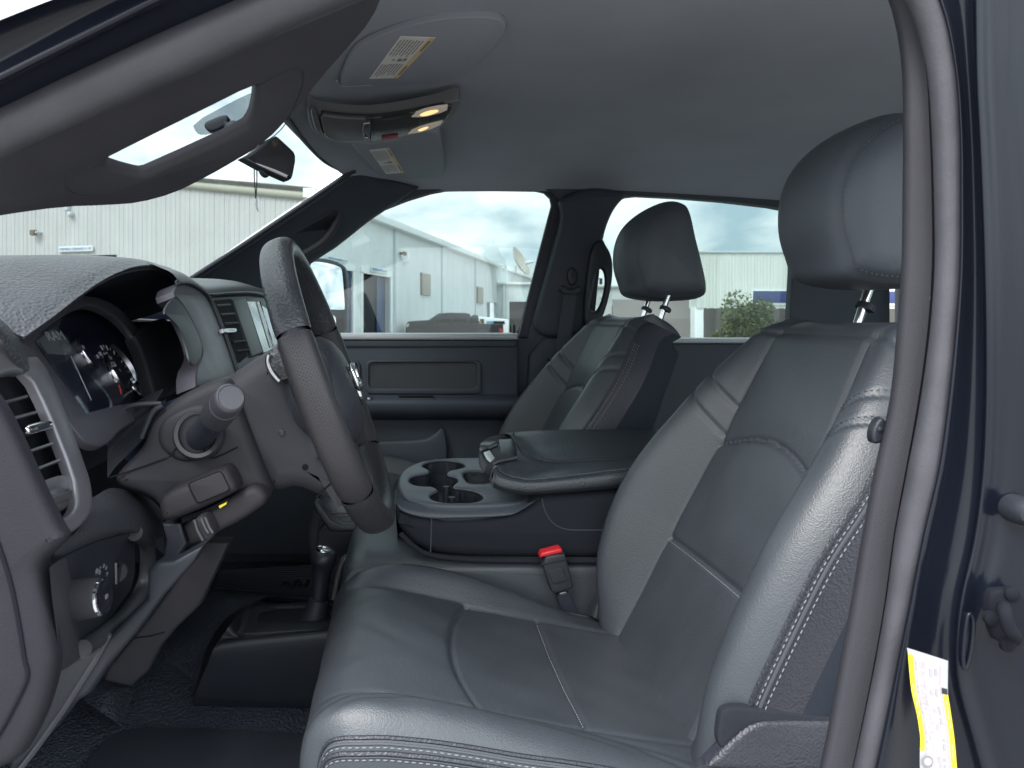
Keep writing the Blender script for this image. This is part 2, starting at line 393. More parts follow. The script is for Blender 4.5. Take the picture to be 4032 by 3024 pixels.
# near windscreen pillar: body flange, seal, trim
def lines(L, Ys): return [[P(*p, Y) for p in l] for l, Y in zip(L, Ys)]
body = [zA((-260, 240), (0, 130), (330, 0), (900, -210), (1800, -560), (2600, -860)),
        zA((-260, 330), (0, 215), (430, 15), (950, -190), (1900, -560), (2700, -860)),
        zA((-260, 510), (0, 385), (560, 90), (1050, -130), (2000, -500), (2800, -800)),
        zA((-260, 640), (0, 510), (700, 160), (1150, -60), (2100, -440), (2900, -760)),
        zA((-260, 725), (0, 600), (850, 165), (1240, 0), (2200, -400), (3000, -720)),
        zA((-260, 900), (0, 772), (1000, 300), (1450, 105), (2300, -260), (3100, -600))]
grid('body_pillar', lines(body, (.585, .60, .612, .608, .628, .655)), paint, cab, 5, 5)
# outer sheet behind so the pillar has depth
grid('windscreen_pillar_outer', lines([body[0], zA((-260, 200), (0, 90), (330, -40), (900, -250), (1800, -600), (2600, -900))], (.585, .75)), paint, cab, 4, 2)
sealA = [P(*p, .662) for p in zA((-260, 985), (0, 862), (500, 628), (1000, 400), (1600, 130), (2100, -80), (2700, -330))]
tube('door_seal', crom(sealA, 6), .0215, rubber, cab, n=14, sc=(1, 1))
sealA2 = [P(*p, .675) for p in zA((-260, 1085), (0, 965), (500, 735), (1000, 508), (1760, 135), (2150, -50), (2700, -300))]
tube('seal_lip', crom(sealA2, 6), .006, rubber_d, cab, n=8)
p1, p2, p3 = P(*zA((0, 1410)), .80), P(*zA((1800, 870)), .85), P(*zA((1000, 545)), .715)
pA = Pl(p1, p2 - p1, p3 - p1)
trimA = zA((-220, 1460), (0, 1412), (400, 1356), (700, 1345), (900, 1330), (1130, 1268), (1350, 1160), (1590, 1022), (1760, 905), (1850, 810), (1960, 690), (2110, 500), (2260, 330), (2420, 150), (2520, -80), (2000, -110), (1500, 130), (1000, 430), (400, 720), (-220, 960))
holeA = zA((655, 1062), (900, 938), (1300, 740), (1648, 566), (1662, 590), (1652, 690), (1632, 775), (1585, 845), (1250, 1000), (1000, 1112), (930, 1142), (870, 1132), (760, 1102))
grip = thing('pillar_grab_handle', 'grey moulded grab handle with slot opening on the near windscreen pillar', 'grab handle', tuple(p1))
slab('handle_moulding', pA, trimA, plastic_t, grip, holes=[holeA], t=.014, b=.007, ck=1, hk=1, sharp=60)
seam = zA((650, 1068), (480, 1150), (430, 1190), (450, 1235), (560, 1268), (850, 1286), (1000, 1262), (1300, 1150), (1700, 930), (1850, 800), (1940, 610), (1968, 490), (1930, 445), (1840, 470), (1662, 562))
pAs = pA.off(.0004)
tube('handle_seam', crom([pAs.w(*pA.hit(*q)) for q in seam], 5), .0006, rubber_d, grip, n=6)
# far windscreen pillar
up = [(1400, 672, 2.16), (1373, 684, 2.16), (1240, 775, 2.16), (1100, 869, 2.16), (920, 990, 2.16), (751, 1099, 2.16), (620, 1190, 2.16)]
mid = [(1510, 700, 2.24), (1470, 735, 2.22), (1330, 845, 2.22), (1200, 935, 2.22), (1020, 1050, 2.22), (880, 1150, 2.22), (780, 1250, 2.22)]
low = [(1640, 735, 2.28), (1560, 790, 2.275), (1440, 872, 2.275), (1330, 958, 2.275), (1215, 1035, 2.275), (1080, 1130, 2.275), (960, 1230, 2.275)]
lo2 = [(1640, 742, 2.31), (1560, 797, 2.31), (1440, 879, 2.31), (1330, 965, 2.31), (1215, 1042, 2.31), (1080, 1138, 2.31), (960, 1240, 2.31)]
grid('windscreen_pillar_cover', [P3(up), P3(mid), P3(low), P3(lo2)], sidetrim, cab, 5, 5, thick=.008)
tube('windscreen_seal', crom(P3([(u, v, y - .012) for u, v, y in up]), 5), .0075, rubber_d, cab, n=8)
g2 = thing('pillar_grab_handle', 'dark grab handle recessed in the far windscreen pillar behind the steering wheel', 'grab handle', tuple(P(1250, 900, 2.2)))
rec = zB((-20, 1590), (60, 1535), (200, 1455), (350, 1368), (378, 1372), (372, 1420), (330, 1500), (270, 1570), (180, 1625), (60, 1690), (-60, 1730))
plH = Pl(P(*zB((60, 1535)), 2.20), P(*zB((350, 1368)), 2.2) - P(*zB((60, 1535)), 2.20), P(*zB((200, 1455)), 2.19) - P(*zB((180, 1625)), 2.245))
slab('recess', plH, rec, plastic_d, g2, t=.004, b=.001, ck=2)  # flat dark slab, the shade of a hollow put into its colour
bar = [P(*q, 2.228) for q in zB((-80, 1742), (60, 1692), (180, 1632), (280, 1568), (345, 1490), (380, 1420), (388, 1375))]
tube('bar', crom(bar, 6), .011, plastic_t, g2, n=10)
# windscreen
ws = []
for k, (xe, xc, z, zc) in enumerate(((-.145, -.285, 2.03, 2.055), (-.30, -.44, 1.925, 1.95), (-.46, -.60, 1.815, 1.835), (-.62, -.80, 1.70, 1.70), (-.70, -.90, 1.64, 1.63))):
    ws.append([(xe + (xc - xe) * (1 - ((y - 1.525) / .70) ** 2), y, z + (zc - z) * (1 - ((y - 1.525) / .70) ** 2)) for y in (.825, 1.0, 1.25, 1.525, 1.8, 2.05, 2.225)])
wso = grid('windscreen', ws, glass_w, cab, 5, 5)
# dotted shade band edge at the far top of the glass
tube('windscreen_moulding', crom(P3([(1130, 462, 1.66), (1191, 545, 1.86), (1282, 636, 2.06), (1376, 684, 2.19)]), 6), .006, rubber_d, cab, n=8)
# near centre pillar: trim, seal and painted jamb
def strip(L, Ys):
    R_ = []
    for l, Y in zip(L, Ys): R_.append([P(u, v, Y) for u, v in resample(l, 14)])
    return R_
b0 = [(3330, -260), (3480, -60), (3545, 120), (3562, 370), (3560, 590), (3558, 900), (3554, 1100), (3534, 1327), (3511, 1562), (3470, 1750), (3416, 2000), (3367, 2309), (3293, 2710), (3237, 3024), (3200, 3160)]
b1 = [(3400, -230), (3560, -20), (3630, 150), (3655, 370), (3662, 590), (3672, 900), (3668, 1100), (3645, 1380), (3605, 1640), (3560, 1880), (3532, 2000), (3490, 2330), (3418, 2740), (3355, 3024), (3325, 3160)]
c1 = [(3420, -230), (3580, -20), (3645, 150), (3670, 370), (3682, 590), (3690, 900), (3688, 1100), (3662, 1390), (3622, 1650), (3575, 1890), (3548, 2000), (3504, 2330), (3432, 2740), (3368, 3024), (3338, 3160)]
c2 = [(3560, -230), (3690, -20), (3748, 190), (3772, 390), (3780, 590), (3780, 885), (3777, 1100), (3766, 1257), (3734, 1570), (3711, 1766), (3664, 2010), (3613, 2185), (3564, 2494), (3527, 2650), (3456, 3024), (3425, 3160)]
shift = lambda L, du: [(u + du, v) for u, v in L]
d3 = [(3846, -230), (3846, 0), (3850, 300), (3868, 660), (3880, 960), (3885, 1257), (3890, 1500), (3880, 1750), (3866, 2000), (3829, 2185), (3786, 2370), (3762, 2555), (3774, 2667), (3805, 2800), (3873, 3024), (3910, 3160)]
grid('centre_pillar_trim', strip([shift(b0, -6), b0, [(a[0] * .5 + b[0] * .5, a[1] * .5 + b[1] * .5) for a, b in zip(b0, b1)], b1], (.80, .735, .722, .718)), plastic_t, cab, 3, 3)
grid('jamb_gap', strip([b1, c1], (.73, .73)), groove, cab, 2, 2)
mids = [((a[0] + b[0]) / 2, (a[1] + b[1]) / 2) for a, b in zip(resample(c1, 14), resample(c2, 14))]
sw = [abs(a[0] - b[0]) / 2 / FPX * .69 for a, b in zip(resample(c1, 14), resample(c2, 14))]
pth = [P(u, v, .69) for u, v in mids]
tube('door_seal', crom(pth, 5), list(np.interp(np.linspace(0, 1, 66), np.linspace(0, 1, 14), sw)), rubber, cab, n=16, up=(1, 0, 0))
dmix = lambda k: [(a[0] * (1 - k) + b[0] * k, a[1] * (1 - k) + b[1] * k) for a, b in zip(resample(c2, 14), resample(d3, 14))]
grid('painted_jamb', strip([shift(c2, -12), shift(c2, 6), dmix(.32), dmix(.6), dmix(.9), d3, shift(d3, 60), shift(d3, 130), shift(d3, 260), shift(d3, 420)],
                           (.70, .675, .681, .682, .673, .661, .662, .656, .649, .63)), paint, cab, 4, 6)
# lining of the lower pillar and belt housing
beltc = thing('seat_belt_guide', 'small black belt guide clipped to the near pillar trim beside the driver backrest', 'belt guide', tuple(P(3455, 1720, .75)))
slab('guide_bracket', side(.742), zJ((1500, 690), (1530, 720), (1520, 800), (1490, 830), (1455, 825), (1450, 770), (1470, 720)), plastic_d, beltc, t=.01, b=.003, ck=2)
lathe('screw', P(*zJ((1487, 752)), .741), (0, -1, 0), [(.0025, -.002), (.0025, .0005), (.001, .0012)], plastic, beltc, 10)
# jamb details
st = thing('door_striker', 'black door latch striker on the painted door jamb at the picture edge', 'striker', tuple(P(3960, 2430, .64)))
slab('plate', side(.638), zK((1935, 540), (2030, 520), (2160, 530), (2200, 700), (2160, 900), (2040, 880), (1960, 820)), groove, st, t=.008, b=.003, ck=2)
tube('loop', crom(P3([(*zK((2030, 640)), .632), (*zK((2030, 640)), .60), (*zK((2060, 760)), .595), (*zK((2100, 820)), .60), (*zK((2100, 820)), .632)]), 5), .005, groove, st, n=8)
for q in ((2075, 545), (2050, 870), (1945, 700)): lathe('bolt', P(*zK(q), .638), (0, -1, 0), [(.006, -.002), (.006, .002), (.003, .004)], groove, st, 12)
bp_ = thing('door_bumper', 'round grey rubber bumper on the painted door jamb', 'bumper', tuple(P(4020, 2010, .63)))
lathe('rubber_stop', P(4022, 2010, .645), (0, -1, 0), [(.012, -.01), (.012, .004), (.009, .010), (.003, .012)], plastic_d, bp_, 20)
ov = zK((1800, 665), (1830, 690), (1828, 800), (1808, 950), (1780, 1035), (1762, 1000), (1765, 880), (1785, 720))
ovp = Pl(P(*zK((1790, 850)), .652), (1, 0, 0), (0, 0, 1))
pg_ = thing('jamb_plug', 'long oval plug set in the painted door jamb beside the yellow and white sticker', 'plug', tuple(P(*zK((1795, 850)), .65)))
o_ = [np.array(ovp.hit(*q)) for q in ov]; slab('plug', ovp, o_, paint, pg_, t=.004, b=.0015, ck=2, raw=True)
tube('rim', [ovp.w(*q, .001) for q in chaikin(o_, 2)], .0018, paint, pg_, closed=True, n=8)
# tyre placard
lab = thing('tire_sticker', 'white and yellow tire information sticker wrapped on the painted door jamb', 'sticker', tuple(P(*zS((560, 900)), .645)))
Lf = zS((278, 215), (292, 290), (300, 400), (312, 540), (338, 760), (395, 1000), (432, 1230), (440, 1350), (432, 1540), (440, 1760))
Rt = zS((772, 372), (770, 480), (769, 560), (768, 660), (772, 780), (805, 1000), (838, 1230), (852, 1350), (868, 1540), (885, 1760))
Lf, Rt = resample(crom(Lf, 6), 40), resample(crom(Rt, 6), 40)
def lp(s, t, z=0): # s across 0..1, t down 0..1
    i = t * 39; k = int(min(38, i)); fr = i - k
    a = np.array(Lf[k]) * (1 - fr) + np.array(Lf[k + 1]) * fr; b = np.array(Rt[k]) * (1 - fr) + np.array(Rt[k + 1]) * fr
    q = a * (1 - s) + b * s
    return P(q[0], q[1], .6385 - .004 * math.sin(s * math.pi) - z)
def lpatch(name, s0, s1, t0, t1, m, z, n=18, par=lab):
    A = np.array([[lp(s0 + (s1 - s0) * j / 6, t0 + (t1 - t0) * i / n, z) for j in range(7)] for i in range(n + 1)])
    return mesh(name, *surf_geo(A), m, par)
lpatch('sheet', 0, 1, 0, 1, paper_w, 0, 40)
lpatch('yellow_stripe', .0, .13, .045, .80, yellow, .0004)
lpatch('yellow_stripe', .86, 1.0, .30, 1.0, yellow, .0004)
lpatch('black_tab', .84, .99, .245, .295, rubber_d, .0005, 3)
pink = mat('label_pink', (0.496, 0.368, 0.4), .6)
lpatch('pink_panel', .20, .78, .05, 1.0, mat('label_blush', (0.528, 0.48, 0.488), .6), .0003)
for s in (.20, .46, .79): lpatch('pink_rule', s, s + .018, .06, 1.0, pink, .0006)
for t in (.27, .42, .56, .70, .85): lpatch('rule', .18, .80, t, t + .004, pink, .0007, 2)
random.seed(4); mbk = MB()
for s, w_ in ((.15, .05), (.27, .07), (.37, .05), (.52, .09), (.66, .08), (.91, .03), (.055, .03)):
    t = .07
    while t < .97:
        L_ = random.uniform(.02, .07)
        if random.random() < .72 and not (s > .85 and t < .33) and not (s < .1 and (t < .2 or t > .66)):
            A = np.array([[lp(s + w_ * j / 2, t + L_ * i / 3, .0009) for j in range(3)] for i in range(4)]); mbk.add(*surf_geo(A))
        t += L_ + random.uniform(.008, .03)
mbk.build('printed_lines', mat('label_print', (.36, .34, .36), .8), lab)['kind'] = 'stuff'
def disc(name, s, t, r, m, z):
    c = lp(s, t, z); return lathe(name, c, (0, -1, 0), [(r, -.0002), (r, .0002), (r * .5, .0003)], m, lab, 20)
disc('tire_emblem', .22, .885, .0052, ink, .001); disc('tire_emblem_hub', .22, .885, .0030, mat('emblem_grey', (.45, .45, .48), .6), .0014)
# ------------------------------------------------------------------ far front door
door = thing('passenger_door', 'dark grey passenger door with sill, storage recess and tinted window behind the steering wheel', 'car door', (.1, 2.28, .9))
pd = side(2.262)
slab('panel', pd, [(-.62, .9), (.352, .9), (.352, 1.536), (-.62, 1.536)], sidetrim, door, t=.03, b=.008, raw=True)
slab('sill', side(2.250), [(-.62, 1.534), (.350, 1.534), (.350, 1.5535), (-.62, 1.5535)], mat('sill_lit_pale', (.46, .48, .50), .38, bump=('grain', 900, .1, .001)), door, t=.085, b=.008, raw=True)  # colour raised so the sill shows window light caught on its edge
up_ = side(2.256); slab('upper_board', up_, [(-.62, 1.513), (.345, 1.513), (.345, 1.533), (-.62, 1.533)], sidetrim, door, t=.02, b=.004, raw=True)
rr = lambda x0, y0, x1, y1: zD((x0, y0), (x1, y0), (x1, y1), (x0, y1))
def rrect(pl, uv, r=.015):
    q = [np.array(pl.hit(*a)) for a in uv]; o = []
    for i in range(4):
        a, b, c = q[i - 1], q[i], q[(i + 1) % 4]; d1 = (a - b) / np.linalg.norm(a - b); d2 = (c - b) / np.linalg.norm(c - b)
        for k in range(6):
            t = k / 5; o.append((b + d1 * r) * (1 - t) ** 2 + 2 * b * t * (1 - t) + (b + d2 * r) * t * t)
    return o
pr = side(2.252)
V, F = slab_geo(pr, rrect(pr, rr(1285, 1042, 2205, 1312), .02), [rrect(pr, rr(1312, 1062, 2165, 1268), .018)], .012, .004); mesh('recess_frame', V, F, sidetrim, door)
slab('recess_face', side(2.2605), rrect(pr, rr(1300, 1050, 2180, 1290)), plastic, door, t=.003, b=0, raw=True)
V, F = slab_geo(pr, rrect(pr, rr(940, 1042, 1245, 1322), .02), [rrect(pr, rr(960, 1062, 1225, 1290), .018)], .012, .004); mesh('recess_frame', V, F, sidetrim, door)
slab('recess_face', side(2.2605), rrect(pr, rr(945, 1050, 1240, 1300)), plastic_d, door, t=.003, b=0, raw=True)
# armrest ledge
ar = [[(x, y, z) for (y, z) in ((2.262, 1.374), (2.235, 1.372), (2.205, 1.366), (2.195, 1.352), (2.205, 1.325), (2.235, 1.305), (2.262, 1.302))] for x in (-.62, -.1, .2, .30, .345)]
grid('armrest', ar, sidetrim, door, 4, 3)
slab('pull_slot', Pl((0, 0, 1.3735), (1, 0, 0), (0, 1, 0)), [(.0, 2.212), (.10, 2.212), (.10, 2.232), (.0, 2.232)], groove, door, t=.002, b=0, raw=True)
slab('pull_slot_trim', side(2.203), rrect(side(2.203), rr(1535, 1340, 1850, 1382), .006), plastic_d, door, t=.006, b=.002, raw=True)
slab('window_switch', side(2.201), rrect(side(2.201), rr(1282, 1333, 1345, 1372), .006), plastic_d, door, t=.008, b=.002, raw=True)
slab('switch_key', side(2.198), rrect(side(2.198), rr(1296, 1338, 1322, 1358), .003), satin, door, t=.004, b=.001, raw=True)
slab('map_pocket', side(2.235), zH((380, 235), (780, 232), (860, 200), (930, 120), (960, 260), (955, 420), (380, 420)), sidetrim, door, t=.03, b=.008, ck=2)
frame_in = zM((-220, 690), (0, 670), (120, 605), (260, 520), (400, 410), (520, 292), (640, 212), (900, 110), (1100, 50), (1230, 25), (1500, 18), (2020, 26), (2090, 42), (2140, 90), (2152, 150), (2060, 500), (1960, 900), (1866, 1290), (-220, 1290))
pfr = side(2.318)
V, F = slab_geo(pfr, [np.array(pfr.hit(*q)) + 0 for q in zM((-240, 640), (0, 630), (260, 480), (520, 255), (640, 175), (900, 70), (1230, -20), (1500, -28), (2110, -20), (2260, 70), (2270, 180), (2010, 1310), (-240, 1310))], [[np.array(pfr.hit(*q)) for q in frame_in]], .02, .004)
mesh('window_frame', V, F, rubber_d, door)
pg = side(2.332); slab('window_glass', pg, zM((-240, 640), (0, 630), (260, 480), (520, 255), (640, 175), (900, 70), (1230, -20), (2110, -20), (2260, 70), (2270, 180), (2010, 1310), (-240, 1310)), glass_s, door, t=.004, b=0)
tube('lock_pin', P3([(*zM((1822, 1300)), 2.29), (*zM((1822, 1215)), 2.29), (*zM((1822, 1192)), 2.29)]), [.0042, .0042, .0025], rubber_d, door, n=8)
# ------------------------------------------------------------------ far rear door
rdoor = thing('rear_passenger_door', 'dark rear passenger door with tinted window and lock pin behind the front seats', 'car door', (.85, 2.28, .9))
slab('panel', side(2.264), [(.56, .9), (1.30, .9), (1.30, 1.525), (.56, 1.525)], sidetrim, rdoor, t=.03, b=.008, raw=True)
slab('sill', side(2.250), [(.57, 1.524), (1.19, 1.524), (1.19, 1.539), (.57, 1.539)], MATS['sill_lit_pale'], rdoor, t=.085, b=.007, raw=True)
rin = zN((90, 1640), (207, 560), (228, 470), (264, 332), (305, 225), (374, 144), (452, 108), (562, 95), (1000, 116), (1500, 156), (2000, 214), (2170, 246), (2260, 300), (2250, 700), (2215, 1640))
prr = side(2.320)
V, F = slab_geo(prr, [np.array(prr.hit(*q)) for q in zN((60, 1680), (180, 540), (200, 440), (240, 300), (340, 100), (450, 60), (1000, 80), (2000, 170), (2320, 230), (2310, 700), (2270, 1680))], [[np.array(prr.hit(*q)) for q in rin]], .016, .003)
mesh('window_frame', V, F, rubber_d, rdoor)
slab('window_glass', side(2.334), zN((60, 1680), (180, 540), (240, 300), (340, 100), (450, 60), (1000, 80), (2000, 170), (2320, 230), (2310, 700), (2270, 1680)), glass_s, rdoor, t=.004, b=0)
tube('lock_pin', P3([(*zE((825, 1155)), 2.29), (*zE((825, 1110)), 2.29), (*zE((825, 1095)), 2.29)]), [.0042, .0042, .0025], rubber_d, rdoor, n=8)
# ------------------------------------------------------------------ grab handle on the far centre pillar
gh = thing('grab_handle', 'looped dark grab handle on the far centre pillar behind the passenger seat', 'grab handle', tuple(P(*zE((860, 800)), 2.25)))
slab('loop', side(2.255), zE((800, 480), (878, 440), (893, 478), (932, 540), (952, 620), (946, 750), (925, 860), (900, 950), (862, 1050), (820, 1105), (760, 1145), (735, 1000), (745, 850), (770, 640)), plastic_d, gh,
     holes=[zE((838, 672), (868, 655), (892, 680), (902, 760), (882, 870), (850, 950), (822, 976), (790, 965), (770, 920), (782, 840), (808, 740))], t=.022, b=.009, ck=2, hk=2, sharp=60)
# ------------------------------------------------------------------ back wall with rear window, floor, firewall
pb = Pl((1.50, 0, 0), (0, -1, 0), (0, 0, 1))
V, F = slab_geo(Pl((1.50, 0, 0), (0, -1, 0), (0, 0, 1)), [(-.72, .85), (-2.33, .85), (-2.33, 1.98), (-.72, 1.98)], [[(-.95, 1.5), (-2.36 + .12, 1.5), (-2.2, 1.9), (-1.0, 1.9)]], .03, .004)
mesh('back_wall', V, F, sidetrim, cab)
slab('rear_window', Pl((1.515, 0, 0), (0, -1, 0), (0, 0, 1)), [(-.9, 1.46), (-2.26, 1.46), (-2.22, 1.93), (-.95, 1.93)], glass_s, cab, t=.004, b=0, raw=True)
def zpl(z): return Pl((0, 0, z), (1, 0, 0), (0, 1, 0))
FZ = .87
slab('floor', zpl(FZ), [(-.85, .74), (1.49, .74), (1.49, 2.32), (-.85, 2.32)], vinyl, cab, t=.03, b=0, raw=True)
slab('firewall', Pl((-.84, 0, 0), (0, 1, 0), (0, 0, 1)), [(.70, .85), (2.33, .85), (2.33, 1.62), (.70, 1.62)], carpet, cab, t=.02, b=0, raw=True)
slab('rocker_sill', side(.70), [(-.85, .75), (1.5, .75), (1.5, .93), (-.85, .93)], paint, cab, t=.07, b=.012, raw=True)
slab('kick_lining', side(2.29), [(-.85, .85), (-.60, .85), (-.60, 1.62), (-.85, 1.62)], carpet, cab, t=.02, b=0, raw=True)
# ================================================================== seats
YD = 1.12                        # driver seat centre line
def tab(x, xs, ys): return np.interp(x, xs, ys)
def smooth_tab(x, xs, ys):
    # monotone-ish smooth interpolation
    c = crom(np.stack([xs, ys], 1), 12); return np.interp(x, c[:, 0], c[:, 1])
def split(name, A, reg, names, mats, parent, subs):
    """one object per leather panel: faces of grid A grouped by region id"""
    nr, nc = A.shape[:2]; idx = np.arange(nr * nc).reshape(nr, nc)
    f = np.stack([idx[:-1, :-1], idx[:-1, 1:], idx[1:, 1:], idx[1:, :-1]], -1).reshape(-1, 4); rg = reg[:-1, :-1].reshape(-1)
    V = A.reshape(-1, 3); outs = []
    N = np.cross(np.gradient(A, axis=1), np.gradient(A, axis=0)); N /= np.linalg.norm(N, axis=2, keepdims=True) + 1e-12; N = N.reshape(-1, 3)
    for k in np.unique(rg):
        ff = f[rg == k]; used, inv = np.unique(ff.ravel(), return_inverse=True)
        o = mesh(names[int(k)], V[used], inv.reshape(-1, 4), mats[int(k)], parent, sharp=0); outs.append(o)
        fn = np.cross(V[ff[0, 1]] - V[ff[0, 0]], V[ff[0, 2]] - V[ff[0, 0]]); sg = 1 if fn.dot(N[ff[0, 0]]) > 0 else -1
        if len(o.data.vertices) == len(used): o.data.normals_split_custom_set_from_vertices((N[used] * sg).tolist())
    return outs
def stitches(paths, ln, gap, r, mt, parent, name='stitching'):
    mb = MB()
    for p in paths:
        p = np.array(p); d = np.r_[0, np.cumsum(np.linalg.norm(np.diff(p, axis=0), axis=1))]
        s = 0
        at = lambda x: np.array([np.interp(x, d, p[:, k]) for k in range(3)])
        while s + ln < d[-1]:
            mb.add(*tube_geo([at(s), at(s + ln / 2), at(s + ln)], [r * .6, r, r * .6], n=5)); s += ln + gap
    o = mb.build(name, mt, parent); o['kind'] = 'stuff'; return o
# ---- backrest, built once at the driver seat
AX, NX = np.array((.438, 0, .899)), np.array((-.899, 0, .438)); B0 = np.array((.37, 0, 1.08))
def se(s): return s + .022 * np.clip((s - .36) / .19, 0, 1)
def hw(s): return smooth_tab(s, [-.12, 0, .15, .3, .38, .44, .49, .53, .56, .6], [.215, .236, .252, .252, .244, .230, .208, .186, .172, .155])
def sm(s): return tab(s, [-.12, 0, .2, .4, .56], [.155, .158, .150, .135, .120])
def hb(s): return smooth_tab(s, [-.12, -.04, .0, .05, .1, .17, .25, .33, .42, .48, .53, .6], [.0, .012, .03, .058, .078, .090, .088, .074, .050, .030, .014, .004])
def ed(s): return smooth_tab(s, [-.12, 0, .1, .25, .35, .45, .6], [-.02, -.004, .018, .022, .008, -.006, -.012])
def dfront(s, y):
    a = np.abs(y); W, M_, H, E_ = hw(s), sm(s), hb(s) * np.where(y < 0, .58, 1.0), ed(s) - np.where(y < 0, .006, 0)
    t = np.clip((a - M_) / (W - M_), 0, 1)
    pk = np.where(y < 0, .62, .5)
    up_ = np.sin(np.clip(t / pk, 0, 1) * math.pi / 2) ** 1.4 * H
    dn = H - (H - E_) * np.clip((t - pk) / (1 - pk), 0, 1) ** 2.2
    d = np.where(t < pk, up_, dn)
    d = d - .010 * (1 - np.clip(a / M_, 0, 1) ** 2) * np.clip(1 - s / .6, 0, 1)
    return d, t
def build_backrest(seat, par_name='backrest'):
    part = bpy.data.objects.new(par_name, None); link(part, seat)
    ns, ny = 190, 181
    ss = np.linspace(-.11, .555, ns); q = np.linspace(-1, 1, ny)
    Sg, Q = np.meshgrid(ss, q, indexing='ij'); W = hw(Sg); MM = sm(Sg); aq = np.abs(Q); q0 = .5
    Yl = np.sign(Q) * np.where(aq <= q0, aq / q0 * MM, MM + (aq - q0) / (1 - q0) * (W - MM))
    d, t = dfront(Sg, Yl); aY = np.abs(Yl); M_ = sm(Sg)
    # seams
    arc = .346 + .030 * (1 - (Yl / M_) ** 2); low = .176
    l2 = .364 + .075 * t; l1 = .408 + .062 * t; top = .532 - .010 * t
    def gr(dist, dep=.0040, wd=.0042): return -dep * np.exp(-(dist / wd) ** 2)
    inner = (aq <= q0 + 1e-6)
    g = gr(aY - M_, .005, .005)
    g += np.where(inner, gr(Sg - arc) + gr(Sg - low), 0) + np.where(~inner, gr(Sg - l2, .0045) + gr(Sg - l1, .0045), 0) + gr(Sg - top, .004)
    puff = .003 * (1 - np.exp(-(np.minimum(np.abs(Sg - arc), np.abs(Sg - low)) / .03) ** 2)) * inner
    step = -.004 * ((Sg > arc) & inner) * np.exp(-np.clip(Sg - arc, 0, 1) / .05)
    rng = np.random.RandomState(3)
    wob = .0007 * np.sin(Sg * 31 + Yl * 17) * np.sin(Yl * 43 + 1.3) 
    D = d + g + puff + step + wob
    # roll the top edge backwards
    topr = np.clip((Sg - .515) / .04, 0, 1); D = D - .022 * topr ** 2.2
    A = B0 + se(Sg)[..., None] * AX + D[..., None] * NX; A[..., 1] = YD + Yl
    reg = np.zeros(Sg.shape, int)
    reg[inner & (Sg < low)] = 0; reg[inner & (Sg >= low) & (Sg < arc)] = 1; reg[inner & (Sg >= arc)] = 2
    for sgn, o in ((-1, 3), (1, 6)):
        m_ = (~inner) & (np.sign(Yl) == sgn); reg[m_ & (Sg < l2)] = o; reg[m_ & (Sg >= l2) & (Sg < l1)] = o + 1; reg[m_ & (Sg >= l1)] = o + 2
    reg[Sg >= top] = 9
    names = ['lumbar_panel', 'middle_panel', 'upper_panel', 'bolster_panel', 'yoke_strip', 'shoulder_panel', 'bolster_panel', 'yoke_strip', 'shoulder_panel', 'top_panel']
    split('p', A, reg, names, [leather] * 10, part, None)
    # sides, back and top: rings of the remaining section
    BD = -.155
    def ring(s, cap=1):
        Wv = float(hw(min(s, .555))); e = float(dfront(np.array(min(s, .555)), np.array(cap * Wv))[0]) - .022 * max(0, min(1, (s - .515) / .04)) ** 2.2
        thk = tab(s, [-.11, 0, .2, .4, .555], [.13, .145, .150, .135, .105])
        c = [(Wv, e), (Wv + .004, e - .012), (Wv + .006, e - .04), (Wv + .003, e - .08), (Wv - .010, e - .112 if thk > .11 else -thk * .9), (Wv - .035, -thk), (Wv * .5, -thk - .012), (0, -thk - .015)]
        return c
    ss2 = np.linspace(-.11, .555, 40); R1 = []
    for s in ss2:
        c = crom(np.array(ring(s)), 5); cn = crom(np.array(ring(s, -1)), 5)
        full = np.vstack([c, np.stack([-cn[::-1][1:, 0], cn[::-1][1:, 1]], 1)])
        R1.append([B0 + se(s) * AX + dd * NX + np.array((0, YD + yy, 0)) for yy, dd in full])
    R1 = np.array(R1); nc = R1.shape[1]; k1, k2 = 12, nc - 13
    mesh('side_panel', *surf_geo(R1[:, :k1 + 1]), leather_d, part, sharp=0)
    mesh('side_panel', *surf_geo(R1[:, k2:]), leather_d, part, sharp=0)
    mesh('back_shell', *surf_geo(R1[:, k1:k2 + 1]), fabric_b, part, sharp=0)
    # crown: closes the top between front edge and back
    fr = A[-1]; bk = R1[-1][::-1]; bk = resample(bk, ny)
    C = []
    for k in range(9):
        ph = k / 8; lift = .020 * math.sin(ph * math.pi) ** .8
        C.append(fr * (1 - ph) + bk * ph + lift * AX)
    mesh('crown_panel', *surf_geo(np.array(C)), leather, part, sharp=0)
    # piping with twin stitch rows along both outer edges
    for sgn in (-1, 1):
        pp = [];  a1 = []; a2 = []
        for s in np.linspace(-.09, .50, 60):
            Wv = float(hw(s)); e = float(dfront(np.array(s), np.array(sgn * Wv))[0])
            base = B0 + se(s) * AX + np.array((0, YD + sgn * (Wv + .001), 0))
            pp.append(base + e * NX); a1.append(base + (e - .0055) * NX + np.array((0, sgn * .0028, 0))); a2.append(base + (e - .015) * NX + np.array((0, sgn * .0052, 0)))
        tube('piping', pp, .0028, leather_d, part, n=6); tube('seam_channel', [a + np.array((0, sgn * -.0002, 0)) - .0048 * NX for a in a1], .0020, thread_d, part, n=6)
        stitches([a1, a2], .0046, .0034, .0008, thread if sgn < 0 else thread_d, part)
    # fine stitch rows beside the decorative seams
    rows_ = []
    def onf(s, y, h=.0006):
        d_ = float(dfront(np.array(s), np.array(y))[0]); return B0 + se(s) * AX + (d_ + h) * NX + np.array((0, YD + y, 0))
